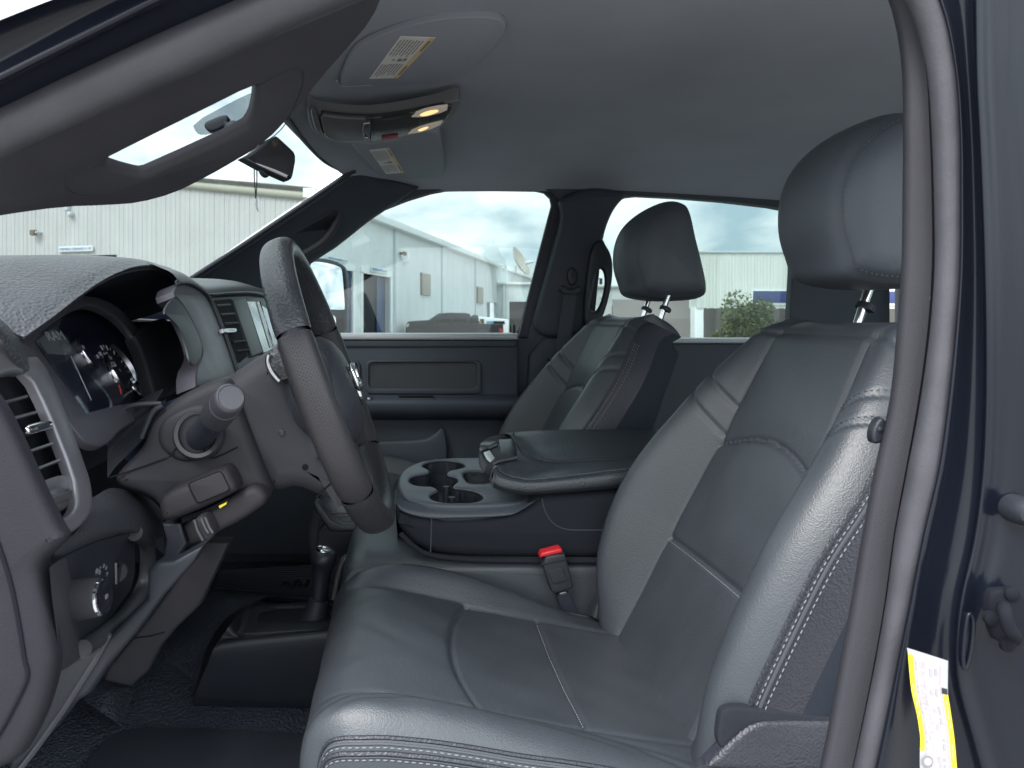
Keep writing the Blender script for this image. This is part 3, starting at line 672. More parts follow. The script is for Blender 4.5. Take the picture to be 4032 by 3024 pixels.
    for sgn in (-1, 1):
        for f0, k in ((.364, .075), (.408, .062)):
            rows_.append([onf(f0 + k * t_ + .008, sgn * (sm(f0) + t_ * (hw(f0 + k * t_) - sm(f0)))) for t_ in np.linspace(.05, .95, 16)])
    stitches(rows_, .0040, .0030, .0005, thread_d, part)
    rows_ = [[onf(.176 - .005, y) + .001 * NX for y in np.linspace(-.145, .145, 24)]]
    stitches(rows_, .0035, .003, .0007, mat('thread_grey', (.3, .32, .35), .7), part)
    return part
def build_cushion(seat):
    part = bpy.data.objects.new('cushion', None); link(part, seat)
    # length parameter along the profile: front face up, over the nose and back
    prof = crom(np.array([(-.090, .985), (-.108, 1.02), (-.116, 1.06), (-.113, 1.098), (-.100, 1.126), (-.078, 1.141), (-.045, 1.146), (.01, 1.140), (.075, 1.127), (.15, 1.110), (.23, 1.094), (.32, 1.078), (.40, 1.070), (.46, 1.07)]), 14)
    prof = resample(prof, 200); ny = 180
    q = np.linspace(-1, 1, ny); I, Q = np.meshgrid(np.arange(len(prof)), q, indexing='ij')
    px, pz = prof[I, 0], prof[I, 1]
    tx = np.gradient(prof[:, 0]); tz = np.gradient(prof[:, 1]); L = np.hypot(tx, tz); nx, nz = (-tz / L)[I], (tx / L)[I]
    front = (np.arange(len(prof)) < np.argmin(prof[:, 0]))[I]
    W = smooth_tab(px, [-.12, -.09, -.03, .1, .3, .46], [.232, .240, .250, .253, .245, .236]); Yl = Q * W; aY = np.abs(Yl)
    M_ = smooth_tab(px, [-.12, -.05, .1, .3, .46], [.190, .183, .176, .170, .165])
    t = np.clip((aY - M_) / (W - M_), 0, 1)
    H = smooth_tab(px, [-.12, -.09, -.05, .0, .06, .13, .23, .33, .40, .46], [.0, .004, .018, .030, .034, .032, .016, -.002, -.010, -.012])
    E_ = smooth_tab(px, [-.12, -.05, .04, .13, .2, .3, .46], [-.024, -.022, -.012, -.008, -.004, -.006, -.012]); H = H * np.where(front, .2, 1) * np.where((Yl < 0) & (H > 0), .42, 1)
    up_ = np.sin(np.clip(t / .52, 0, 1) * math.pi / 2) ** 1.5 * H; dn = H - (H - E_) * np.clip((t - .52) / .48, 0, 1) ** 2.2
    d = np.where(t < .52, up_, dn)
    d -= .007 * (1 - np.clip(aY / M_, 0, 1) ** 2) * np.clip((px + .05) / .2, 0, 1)
    arc = .078 + .030 * (Yl / M_) ** 2 + .006 * Yl / M_; cross = .232
    inner = t <= .0001; topf = (~front)
    gr = lambda dist, dep=.004, wd=.0042: -dep * np.exp(-(dist / wd) ** 2)
    g = np.where(topf, gr(aY - M_, .0035, .005) * np.clip((px + .10) / .06, 0, 1), 0) + np.where(inner & topf, gr(px - arc, .0045, .0045) + gr(px - cross, .003, .0035), 0)
    step = np.where(inner & topf, -.007 * (1 / (1 + np.exp(-np.clip((px - arc) / .004, -40, 40)))) * np.exp(-np.clip(px - arc, 0, 1) / .09), 0)
    wob = .0008 * np.sin(px * 29 + Yl * 21) * np.sin(Yl * 37 + px * 11 + .7) + .0005 * np.sin(px * 90 + 4 * np.sin(Yl * 30)) * np.exp(-((px + .03) / .05) ** 2) 
    # soft creases where the near front corner is worn
    cr = np.zeros_like(px)
    for (cx, cy, ang, ln, dep) in ((-.052, -.195, .35, .05, .003), (-.02, -.21, .2, .06, .0022), (.16, -.20, -.1, .09, .0016), (.27, -.19, -.15, .08, .002), (.33, -.215, -.3, .06, .002)):
        ax_ = (px - cx) * math.cos(ang) + (Yl - cy) * math.sin(ang); bx_ = -(px - cx) * math.sin(ang) + (Yl - cy) * math.cos(ang)
        cr -= dep * np.exp(-(bx_ / .005) ** 2) * np.exp(-(ax_ / ln) ** 2)
    D = d + g + step + wob + np.where(topf, cr, 0)
    A = np.stack([px + nx * D, YD + Yl, pz + nz * D], -1)
    reg = np.zeros(px.shape, int); reg[inner & (px < arc)] = 0; reg[inner & (px >= arc) & (px < cross)] = 1; reg[inner & (px >= cross)] = 2
    reg[(~inner) & (Yl < 0)] = 3; reg[(~inner) & (Yl > 0)] = 4; reg[inner & front] = 0
    split('c', A, reg, ['front_pad', 'middle_pad', 'rear_pad', 'bolster_panel', 'bolster_panel'], [leather] * 5, part, None)
    for sgn, col in ((-1, 0), (1, ny - 1)):
        edge = A[:, col]; R_ = []
        lows = np.array([(0, 0, 0), (0, sgn * .0035, -.006), (0, sgn * .006, -.018), (0, sgn * .004, -.05), (0, -sgn * .005, -.10), (0, -sgn * .015, -.16)])
        for o in lows: R_.append(edge[20:] + o)
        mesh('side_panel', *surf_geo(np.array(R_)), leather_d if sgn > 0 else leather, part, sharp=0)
        tube('piping', edge[20::3], .0026, leather_d, part, n=6)
        l2 = edge[20::2] + np.array((0, sgn * .0056, -.0150)); tube('piping', l2, .0032, leather_d, part, n=6)
        l1 = edge[20::2] + np.array((0, sgn * .0052, -.0085)); l3 = edge[20::2] + np.array((0, sgn * .0072, -.0215))
        tube('seam_channel', edge[20::2] + np.array((0, sgn * .0040, -.0050)), .0016, thread_d, part, n=5)
        tube('seam_channel', edge[20::2] + np.array((0, sgn * .0058, -.0190)), .0016, thread_d, part, n=5)
        stitches([l1, l3], .0046, .0034, .0008, thread, part)
    sx = np.where(inner, 0, 1)
    rows_ = []
    ii = np.argmin(np.abs(prof[100:, 0] - .228)) + 100
    rows_.append(A[ii, 30:-30:4] + np.array((0, 0, .0015)))
    stitches(rows_, .0035, .0028, .0008, thread, part)
    return part
def build_headrest(seat):
    part = bpy.data.objects.new('headrest', None); link(part, seat)
    pr_ = np.array([(.600, 1.655), (.585, 1.685), (.573, 1.73), (.575, 1.78), (.593, 1.825), (.632, 1.862), (.685, 1.888), (.722, 1.884), (.738, 1.862), (.752, 1.80), (.768, 1.735), (.780, 1.675), (.772, 1.650), (.72, 1.643), (.655, 1.643)])
    pr_[:, 0] += .055; pr_[:, 1] -= .010
    c = pr_.mean(0); pr_ = crom(pr_, 6, True); n = len(pr_); R_ = []; ys = []
    for k in range(41):
        a = -1 + 2 * k / 40; y = .106 * a; r = (1 - abs(a) ** 5.5) ** (1 / 3.2) if abs(a) < 1 else 0
        # the face is proud in the middle and falls back to the sides
        p = c + (pr_ - c) * (r * (1 - .10 * abs(a) ** 2)); p = p.copy()
        fm = np.clip((c[0] - p[:, 0]) / .08, 0, 1); p[:, 0] += .030 * a * a * fm
        g = .0035 * math.exp(-((abs(y) - .077) / .003) ** 2); p = c + (p - c) * (1 - g / .1)
        R_.append([(x, YD + y, z) for x, z in p]); ys.append(abs(y))
    R_ = np.array(R_); kk = [i for i, y in enumerate(ys) if y > .077]
    lo = [i for i in range(41) if ys[i] > .076 and i < 20]; hi = [i for i in range(41) if ys[i] > .076 and i > 20]
    mesh('face_cover', *surf_geo(R_[lo[-1]:hi[0] + 1], True), leather_h, part, sharp=0)
    mesh('side_cover', *surf_geo(R_[:lo[-1] + 1], True), leather_h, part, sharp=0); mesh('side_cover', *surf_geo(R_[hi[0]:], True), leather_h, part, sharp=0)
    for i in (lo[-1], hi[0]):
        stitches([np.vstack([R_[i], R_[i][:1]]) + np.array((0, (.003 if i > 20 else -.003), 0))], .004, .003, .0009, thread_d, part)
    for s in (-1, 1):
        tube('post', [(.742, YD + s * .07, 1.66), (.728, YD + s * .07, 1.62), (.714, YD + s * .07, 1.575)], .0066, chrome, part, n=14)
        lathe('post_collar', (.7295, YD + s * .07, 1.612), tuple(AX), [(.014, -.004), (.014, .004), (.009, .007)], rubber_d, part, 14)
    return part
dseat = thing('front_seat', 'grey leather driver seat with white double stitching, nearest the open door', 'car seat', (.2, YD, .88), 'front seats')
build_backrest(dseat); build_cushion(dseat); build_headrest(dseat)
# driver seat base and recliner cover
slab('recliner_cover', side(.860), zK((90, 1700), (230, 1560), (330, 1455), (430, 1385), (540, 1362), (920, 1366), (1250, 1370), (1250, 1700)), leather_d, dseat, t=.02, b=.007, ck=1)
slab('seat_skirt', side(.864), zK((205, 1500), (215, 1380), (235, 1290), (330, 1272), (480, 1290), (650, 1300), (920, 1345), (1250, 1360), (1250, 1410), (920, 1400), (560, 1372), (420, 1395), (320, 1460), (245, 1560)), fabric, dseat, t=.012, b=.004, ck=2)
box('seat_base', (-.06, YD - .20, .875), (.46, YD + .20, .99), carpet, dseat, .01)
def copy_tree(o, parent=None):
    c = o.copy(); COL.objects.link(c); c.parent = parent; c.matrix_parent_inverse = o.matrix_parent_inverse.copy()
    for ch in o.children: copy_tree(ch, c)
    return c
children0 = list(dseat.children)
pseat = dseat.copy(); COL.objects.link(pseat)
for ch in children0:
    if ch.name.split('.')[0] in ('recliner_cover', 'seat_skirt'): continue
    copy_tree(ch, pseat)
pseat.location = (.2 - .085, 1.93, .88 + .008)
for ch in dseat.children:
    if ch.name.startswith('headrest'):
        ch.location = (-.060, .0, .008)
        for g in ch.children:
            if g.name.startswith('post'): g.location = (.052, .0, -.004)
for ch in pseat.children:
    if ch.name.startswith('cushion'): ch.location = (.0, .0, .040)
pseat['label'] = 'grey leather passenger seat on the far side of the armrest, headrest against the rear window'
# ================================================================== centre armrest console
con = thing('centre_console', 'dark centre armrest console with cup holders and padded lid between the seats', 'console', (.15, 1.53, .9))
YN = 1.392
base = zH((612, 640), (640, 560), (640, 720), (850, 748), (1200, 742), (1380, 720), (1500, 680), (1570, 600), (2060, 552), (2500, 520), (2500, 1032), (1960, 1030), (1200, 1026), (1000, 1015), (830, 992), (720, 940), (650, 860), (618, 790))
base = zH((618, 690), (660, 705), (850, 746), (1200, 740), (1380, 718), (1500, 670), (1580, 592), (1700, 585), (2500, 540), (2500, 1032), (1960, 1030), (1200, 1026), (1000, 1015), (830, 985), (720, 925), (650, 850), (616, 780))
slab('lower_body', side(YN + .004), base, fabric, con, t=.27, b=.022, ck=1, sharp=60)
edge = [P(*q, YN + .002) for q in zH((640, 850), (720, 930), (830, 993), (1000, 1020), (1200, 1031), (1600, 1036), (2400, 1036))]
tube('welt', crom(edge, 6), .005, fabric, con, n=8)
tube('side_seam', crom([P(*q, YN + .0035) for q in zH((848, 752), (846, 860), (842, 990))], 5), .0014, thread_d, con, n=6)
tube('side_seam', crom([P(*q, YN + .0035) for q in zH((1590, 620), (1610, 700), (1660, 780), (1740, 822), (1850, 830), (2100, 828), (2400, 820))], 5), .0012, thread_d, con, n=6)
# tray with cup holders: a plane through the near edge and the far edge
ta = P(*zH((1000, 640)), YN + .02); tb = P(*zH((1300, 640)), YN + .02); tc_ = P(*zH((960, 345)), 1.655)
pt = Pl(ta, tb - ta, tc_ - ta)
tray = zH((690, 625), (650, 590), (622, 530), (628, 470), (660, 420), (720, 385), (800, 358), (960, 342), (1165, 338), (1300, 338), (1420, 420), (1460, 520), (1540, 590), (1580, 600), (1480, 640), (1300, 655), (1000, 662), (820, 655))
cups = [zH((775, 392), (850, 365), (950, 358), (1050, 372), (1078, 395), (1040, 412), (960, 425), (945, 445), (955, 462), (1010, 470), (1028, 495), (990, 520), (985, 545), (1060, 550), (1150, 568), (1197, 600), (1170, 630), (1080, 645), (960, 642), (880, 630), (838, 605), (850, 585), (895, 568), (895, 548), (850, 530), (790, 530), (725, 520), (695, 488), (730, 462), (810, 452), (842, 440), (838, 420)),
        zH((1062, 445), (1090, 434), (1180, 434), (1215, 440), (1235, 490), (1235, 510), (1150, 516), (1100, 510), (1075, 480))]
fl = lambda L: [np.array(pt.hit(*q)) for q in L]
V, F = slab_geo(pt, chaikin(fl(tray), 2), [chaikin(fl(c), 2) for c in cups], .035, .007, back=False)
mesh('cup_tray', V, F, mat('tray_plastic', (.058, .066, .080), .42, bump=('leather', 380, .25, .001), spec=.45), con, sharp=60)
# side of the tray (rounded apron)
ap0 = zH((620, 530), (640, 600), (690, 640), (820, 662), (1000, 670), (1300, 664), (1480, 650), (1580, 610))
ap1 = zH((612, 600), (635, 655), (700, 690), (830, 712), (1000, 718), (1300, 710), (1450, 690), (1570, 620))
ap2 = zH((612, 640), (640, 690), (720, 728), (850, 750), (1000, 750), (1300, 738), (1420, 712), (1560, 625))
grid('tray_apron', [[P(*q, YN + .018) for q in ap0], [P(*q, YN + .004) for q in ap1], [P(*q, YN + .001) for q in ap2], [P(*q, YN + .012) for q in ap2]], MATS['tray_plastic'], con, 6, 4)
tf = [pt.w(*pt.hit(*q), -.016) for q in zH((625, 560), (622, 510), (630, 465), (665, 415), (725, 380), (805, 354))]
grid('tray_front', [[a + np.array((0, 0, -.0)) for a in tf], [a + np.array((-.004, -.002, -.03)) for a in tf], [a + np.array((0, 0, -.09)) for a in tf]], plastic_d, con, 4, 3)
# wells below the openings
def well(name, L, depth, m):
    o = chaikin(fl(L), 2); R_ = []
    for k, z in ((1.0, -.002), (1.0, -depth * .5), (.93, -depth)):
        c = np.mean(o, 0); R_.append([pt.w(*(c + (q - c) * k), z) for q in o])
    V, F = surf_geo(np.array(R_), True); F = [f[::-1] for f in F]; n = len(o)
    mb = MB(); mb.add(V, F); mb.F.append(tuple(range(2 * n, 3 * n))); return mb.build(name, m, con, sharp=50)
well('cup_well', cups[0], .065, plastic_d); well('coin_well', cups[1], .02, plastic)
for q, r in (((1100, 632), .012), ((1020, 415), .010)):
    c = pt.w(*pt.hit(*zH(q)), -.022); lathe('cup_grip', c, (.2, -1, .3), [(r, -.004), (r, .003), (r * .8, .007), (r * .3, .009)], plastic, con, 18)
for q in ((985, 590), (948, 520)):
    a = pt.w(*pt.hit(*zH(q)), -.005); b = a + np.array((0, 0, -.05)); tube('well_divider', [a, (a + b) / 2, b], .007, plastic_d, con, n=8)
# padded lid
def lid_row(uvs, Ys): return [P(*q, y) for q, y in zip(uvs, Ys)]
lid = thing('armrest_lid', 'black padded leather armrest lid with latch handle on the centre console', 'armrest', tuple(P(*zH((1700, 500)), 1.5)))
XS = 7
rowsL = [
    zH((1262, 545), (1340, 570), (1440, 588), (1540, 592), (1800, 575), (2100, 548), (2500, 512)),      # bottom near
    zH((1262, 505), (1320, 540), (1430, 562), (1540, 568), (1800, 550), (2100, 520), (2500, 485)),
    zH((1266, 440), (1300, 478), (1420, 505), (1540, 512), (1800, 492), (2100, 462), (2500, 425)),      # just under piping
    zH((1288, 402), (1330, 448), (1430, 478), (1540, 488), (1800, 460), (2100, 424), (2500, 390)),      # piping
    zH((1345, 382), (1400, 418), (1480, 440), (1580, 446), (1800, 424), (2100, 392), (2500, 360)),
    zH((1420, 330), (1500, 352), (1580, 366), (1680, 372), (1850, 366), (2130, 350), (2500, 330)),      # top seam
    zH((1395, 210), (1440, 250), (1520, 280), (1640, 280), (1850, 270), (2130, 255), (2500, 240)),
    zH((1330, 182), (1400, 176), (1480, 170), (1620, 162), (1850, 158), (2130, 157), (2500, 157)),      # far crown
    zH((1300, 200), (1400, 200), (1480, 196), (1620, 190), (1850, 190), (2130, 190), (2500, 190))]
Yl_ = (1.388, 1.380, 1.382, 1.392, 1.420, 1.455, 1.54, 1.63, 1.675)
grid('pad', [[P(*q, y) for q in r] for r, y in zip(rowsL, Yl_)], leather_c, lid, 6, 6)
# nose of the lid either side of the latch
nose = [zH((1262, 540), (1245, 470), (1285, 400), (1345, 380), (1420, 330), (1395, 212)), zH((1250, 520), (1225, 450), (1262, 388), (1310, 362), (1370, 312), (1350, 220)), zH((1240, 500), (1205, 430), (1238, 380), (1270, 350), (1310, 300), (1300, 222))]
grid('nose', [[P(*q, y) for q, y in zip(r, (1.40, 1.41, 1.43, 1.45, 1.48, 1.56))] for r in nose], leather_c, lid, 5, 5)
far_n = [zH((1175, 330), (1172, 268), (1190, 238), (1240, 205), (1330, 184)), zH((1195, 300), (1200, 262), (1222, 238), (1280, 214), (1390, 212)), zH((1215, 280), (1250, 255), (1280, 240), (1320, 235), (1395, 250))]
grid('nose', [[P(*q, y) for q, y in zip(r, (1.57, 1.58, 1.60, 1.615, 1.63))] for r in far_n], leather_c, lid, 5, 5)
pip = crom([P(*q, 1.389) for q in zH((1240, 500), (1262, 425), (1288, 404), (1330, 450), (1430, 480), (1540, 490), (1800, 462), (2100, 426), (2480, 392))], 6)
tube('piping', pip, .0022, leather_c, lid, n=6)
stitches([crom([P(*q, 1.386) for q in zH((1300, 432), (1420, 486), (1540, 498), (1800, 470), (2100, 434), (2480, 400))], 8), crom([P(*q, 1.382) for q in zH((1300, 455), (1420, 503), (1540, 514), (1800, 490), (2100, 455), (2480, 420))], 8)], .005, .0035, .0008, thread_d, lid)
sm1 = crom([P(*q, y) for q, y in zip(zH((1400, 175), (1392, 205), (1440, 262), (1520, 325), (1600, 358), (1690, 366), (1850, 362), (2130, 346), (2480, 326)), (1.63, 1.56, 1.50, 1.468, 1.458, 1.455, 1.455, 1.455, 1.455))], 6)
tube('top_seam', sm1, .0020, rubber_d, lid, n=6)
stitches([sm1 + np.array((0, -.006, -.001))], .004, .003, .0008, thread_d, lid)
lt = bpy.data.objects.new('latch', None); link(lt, lid)
grid('latch_housing', [[P(*q, y) for q, y in zip(r, yy)] for r, yy in (
    (zH((1168, 300), (1168, 380), (1190, 430), (1240, 470)), (1.53, 1.50, 1.46, 1.425)), (zH((1200, 282), (1210, 350), (1235, 395), (1275, 430)), (1.535, 1.50, 1.465, 1.435)),
    (zH((1290, 255), (1310, 310), (1330, 345), (1380, 352)), (1.56, 1.52, 1.49, 1.46)), (zH((1330, 262), (1380, 300), (1410, 330), (1425, 345)), (1.57, 1.54, 1.50, 1.47)))], plastic, lt, 5, 5, thick=.006)
slab('latch_button', Pl(P(*zH((1240, 335)), 1.487), P(*zH((1262, 380)), 1.468) - P(*zH((1212, 300)), 1.51), P(*zH((1262, 330)), 1.50) - P(*zH((1225, 345)), 1.478)),
     zH((1203, 305), (1238, 292), (1292, 368), (1288, 384), (1262, 376), (1225, 345)), mat('latch_silver', (.6, .66, .66), .35, metal=.3), lt, t=.004, b=.0015)
for q in (((1175, 310), (1215, 290), (1290, 258)), ((1240, 465), (1262, 400), (1300, 372), (1420, 345))):
    tube('latch_bezel', crom([P(*a, 1.50 if i_ == 0 and len(q) == 3 else (1.53 if len(q) == 3 else 1.428)) for i_, a in enumerate(zH(*q))], 5), .004, plastic_d, lt, n=8)
# seat cushion of the middle place under the console
cc = thing('middle_jump_seat_place', 'grey leather middle seat cushion under the centre console', 'car seat', (.2, 1.53, .9), 'front seats')
rws = [zH((572, 800), (575, 700), (580, 640)), ]
sec = [(1.388, .97), (1.392, 1.12), (1.40, 1.150), (1.43, 1.168), (1.53, 1.178), (1.64, 1.172), (1.675, 1.155), (1.69, 1.0)]
rows_ = []
for x, k in ((-.095, .80), (-.07, .96), (-.03, 1.0), (.1, 1.0), (.3, .985), (.47, .97)):
    rows_.append([(x + (.0 if k == 1 else 0), y, .97 + (z - .97) * (1 if k >= .95 else .9)) for y, z in sec])
rows_.insert(0, [(-.115, y, .97 + (z - .97) * .45) for y, z in sec]); rows_.insert(0, [(-.11, y, .97) for y, z in sec])
grid('cushion', rows_, leather, cc, 5, 5)
box('plinth', (-.08, 1.40, .875), (.47, 1.66, 1.0), carpet, cc, .01)
stitches([crom([P(*q, 1.392) for q in zH((1200, 1108), (1400, 1118), (1600, 1130), (1960, 1160))], 5)], .004, .003, .0006, thread_d, cc)
# driver seat-belt buckle
bk_ = thing('belt_buckle', 'black seat belt buckle with red release button beside the driver cushion', 'buckle', tuple(P(*zH((1690, 1110)), 1.375)))
pbk = Pl(P(*zH((1690, 1110)), 1.350), P(*zH((1740, 1000)), 1.350) - P(*zH((1590, 1020)), 1.350), P(*zH((1650, 990)), 1.350) - P(*zH((1720, 1260)), 1.354))
slab('body', pbk, zH((1578, 1018), (1740, 985), (1752, 1010), (1802, 1200), (1795, 1222), (1690, 1258), (1655, 1250), (1640, 1200)), plastic, bk_, t=.026, b=.004, ck=1)
slab('release_button', pbk.off(-.003), zH((1580, 1002), (1586, 985), (1712, 952), (1726, 962), (1728, 982), (1578, 1016)), red, bk_, t=.02, b=.003)
slab('imprint', pbk.off(.0008), rrect(pbk, zH((1628, 1095), (1728, 1075), (1762, 1170), (1660, 1195)), .005), plastic_d, bk_, t=.001, b=.0003, raw=True)
slab('imprint_face', pbk.off(.0012), rrect(pbk, zH((1634, 1099), (1725, 1081), (1756, 1167), (1664, 1190)), .004), plastic, bk_, t=.001, b=.0003, raw=True)
slab('rib', pbk.off(.001), zH((1584, 1056), (1752, 1020), (1755, 1032), (1588, 1068)), plastic_d, bk_, t=.002, b=.0005)
slab('metal_tongue', pbk.off(-.008), zH((1705, 1252), (1752, 1240), (1760, 1258), (1712, 1272)), satin, bk_, t=.004, b=.001)
slab('strap', pbk.off(-.010), zH((1690, 1262), (1765, 1245), (1805, 1330), (1850, 1420), (1760, 1420), (1710, 1340)), rubber_d, bk_, t=.006, b=.001)
# folded skirt fabric in the corner behind the cushion
grid('corner_flap', [[P(*q, 1.36) for q in zH((1985, 1180), (1930, 1290), (1880, 1380))], [P(*q, 1.33) for q in zH((2010, 1230), (1970, 1330), (1950, 1420))], [P(*q, 1.36) for q in zH((2050, 1300), (2060, 1400), (2040, 1480))]], leather_c, cc, 4, 4)
# far seat belt
sb = thing('seat_belt', 'dark seat belt with chrome tongue hanging on the far centre pillar', 'seat belt', tuple(P(*zE((600, 1000)), 2.24)))
slab('height_adjuster', side(2.262), zE((630, 655), (665, 650), (690, 680), (690, 740), (675, 775), (640, 780), (618, 740), (618, 690)), plastic_d, sb, t=.015, b=.004, ck=1)
slab('guide_loop', side(2.25), zE((555, 800), (575, 778), (605, 785), (620, 805), (660, 808), (680, 790), (705, 785), (722, 805), (718, 832), (690, 852), (620, 850), (575, 835)), plastic, sb, t=.015, b=.006, ck=2)
wb = [[P(*zE((590, 838)), 2.245), P(*zE((690, 846)), 2.245)], [P(*zE((565, 1000)), 2.24), P(*zE((670, 1006)), 2.24)], [P(*zE((540, 1160)), 2.235), P(*zE((645, 1168)), 2.235)], [P(*zE((514, 1318)), 2.235), P(*zE((620, 1330)), 2.235)]]
grid('webbing', wb, mat('belt_weave', (.05, .055, .068), .7, bump=('ribX', 150, .6, .001)), sb, 5, 6, thick=.002)
slab('belt_outlet', side(2.232), zE((472, 1300), (500, 1318), (625, 1335), (640, 1300), (650, 1345), (620, 1362), (560, 1365), (480, 1340)), plastic_d, sb, t=.02, b=.005, ck=1)
slab('tongue', side(2.224), zE((500, 1358), (605, 1366), (600, 1380), (578, 1384), (572, 1440), (555, 1465), (528, 1458), (514, 1440), (530, 1388), (502, 1374)), chrome, sb, holes=[zE((538, 1398), (560, 1402), (555, 1440), (532, 1436))], t=.003, b=.001)
# ================================================================== floor things
tun = thing('floor_console', 'black floor shifter housing on the transmission hump in front of the driver seat', 'floor console', (-.2, 1.5, FZ))
YT = 1.40
bodyT = [zG((1300, 1110), (1330, 1145), (1700, 1165), (2300, 1200)), zG((1330, 1040), (1345, 1060), (1700, 1075), (2300, 1110)), zG((1420, 800), (1480, 780), (1800, 745), (2300, 700)), zG((1480, 700), (1560, 700), (1800, 680), (2300, 640)), zG((1560, 590), (1640, 675), (1850, 655), (2300, 620)), zG((1640, 500), (1720, 500), (1900, 480), (2300, 450))]
grid('housing', [[P(*q, y) for q in r] for r, y in zip(bodyT, (1.44, 1.425, 1.41, 1.425, 1.45, 1.70))], plastic_d, tun, 6, 5)
nose = [zG((1300, 1110), (1330, 1040), (1420, 800), (1480, 700), (1560, 590), (1640, 500)), zG((1290, 1060), (1315, 980), (1390, 760), (1450, 650), (1530, 560), (1620, 495))]
grid('housing_front', [[P(*q, y) for q, y in zip(nose[0], (1.44, 1.425, 1.41, 1.425, 1.45, 1.7))], [P(*q, y) for q, y in zip(nose[1], (1.60, 1.60, 1.60, 1.62, 1.66, 1.75))]], plastic_d, tun, 5, 4)
ptn = Pl(P(*zG((1700, 660)), 1.452), P(*zG((2200, 630)), 1.452) - P(*zG((1700, 660)), 1.452), P(*zG((1760, 490)), 1.66) - P(*zG((1700, 660)), 1.452)).off(.003)
slab('shift_bezel', ptn, zG((1590, 660), (1625, 510), (1690, 495), (1760, 480), (2300, 440), (2300, 628), (1640, 672)), plastic, tun, holes=[zG((1720, 570), (1760, 495), (2100, 482), (2240, 482), (2240, 598), (1745, 600))], t=.006, b=.002, ck=1)
slab('boot_tray', ptn.off(-.007), zG((1720, 570), (1760, 495), (2100, 482), (2250, 482), (2250, 598), (1745, 600)), plastic_d, tun, t=.003, b=0)
slab('bezel_insert', ptn.off(.002), zG((1580, 640), (1650, 500), (1690, 512), (1622, 672), (1590, 668)), plastic_l, tun, t=.003, b=.001, ck=1)
sh = thing('shift_lever', 'black transfer case shift lever with chrome capped knob', 'gear lever', tuple(P(*zF((2130, 1450)), 1.55)))
YS = 1.54
def ax_lathe(name, uv0, uv1, Y, prof, m, par, n=28):
    a, b = P(*uv0, Y), P(*uv1, Y); L = np.linalg.norm(b - a); return lathe(name, a, tuple(b - a), [(r, h * L) for r, h in prof], m, par, n)
ax_lathe('boot', zF((2100, 1470)), zF((2142, 1290)), YS, [(.040, -.1), (.033, .2), (.026, .5), (.0215, .8), (.020, 1.0), (.014, 1.05)], rubber_d, sh)
ax_lathe('knob', zF((2135, 1295)), zF((2175, 955)), YS, [(.0135, 0), (.0165, .02), (.0172, .3), (.0195, .6), (.0225, .68), (.0262, .74), (.0275, .82), (.0262, .90), (.021, .965), (.015, .985)], mat('knob_black', (.02, .022, .032), .42, spec=.5), sh)
ax_lathe('knob_cap', zF((2173, 968)), zF((2176, 946)), YS, [(.0175, 0), (.0172, .5), (.0150, .8), (.0140, .75), (.0138, .2)], chrome, sh)
ax_lathe('cap_disc', zF((2174, 966)), zF((2176, 950)), YS, [(.0138, 0), (.0135, .5), (.004, .8)], satin, sh)
pk = Pl(P(*zF((2175, 962)), YS - .006), (1, .0, 0), (0, 1, .35))
# second bracket: lever bezel to the right of the lever (light framed pocket)
po = thing('floor_pocket', 'light rimmed plastic pocket on the floor between lever and driver cushion', 'pocket', tuple(P(*zH((400, 1100)), 1.5)))
tube('rim', crom([P(*q, 1.52) for q in zH((195, 1290), (215, 1180), (240, 1080), (270, 1020), (330, 1000), (480, 997), (640, 997))], 6), .0065, plastic_l, po, n=8)
slab('pocket_wall', side(1.53), zH((200, 1290), (245, 1085), (275, 1028), (340, 1010), (640, 1008), (640, 1300)), plastic_d, po, t=.02, b=.002)
# floor mats
fm = thing('floor_mat', 'smooth dark floor mat edge in the driver footwell beside the door', 'floor mat', (-.2, 1.2, FZ), 'floor mats')
slab('mat_sheet', zpl(FZ + .012), zG((480, 1640), (640, 1440), (740, 1350), (860, 1302), (1000, 1295), (1500, 1310), (2100, 1335), (2300, 1345), (2300, 1900), (300, 1900)), mat('mat_rubber', (0.036, 0.03996, 0.0527), .55, bump=('grain', 500, .15, .001), var=.05, vscale=9), fm, t=.010, b=.004, ck=1)
fm2 = thing('floor_mat', 'ribbed black rubber floor mat with animal head emblem in the far footwell', 'floor mat', (-.3, 2.0, FZ), 'floor mats')
zm = zpl(FZ + .02)
mo = zF((1360, 1240), (1480, 1110), (1900, 1075), (2400, 1050), (2500, 1200), (2500, 1300), (2000, 1275), (1800, 1250), (1420, 1215))
slab('mat_sheet', zm, zF((1300, 1260), (1450, 1105), (1900, 1060), (2500, 1030), (2650, 1300), (2100, 1290), (1830, 1265), (1420, 1225)), mat('mat_black', (.022, .027, .042), .5), fm2, t=.014, b=.004)
for k in range(13):
    t_ = k / 12; a = np.array(zF((1470, 1112))) * (1 - t_) + np.array(zF((1440, 1218))) * t_; b = np.array(zF((2300, 1062))) * (1 - t_) + np.array(zF((2300, 1282))) * t_
    tube('rib', [zm.w(*zm.hit(*a), .001), zm.w(*zm.hit(*b), .001)], .005, MATS['mat_black'], fm2, n=6)
emb = zF((1890, 1215), (1905, 1200), (1930, 1205), (1935, 1222), (1960, 1228), (1975, 1195), (1995, 1188), (2010, 1200), (2015, 1222), (2040, 1222), (2055, 1200), (2060, 1188), (2045, 1186))
tube('emblem', crom([zm.w(*zm.hit(*q), .006) for q in emb], 5), .006, plastic_d, fm2, n=6)
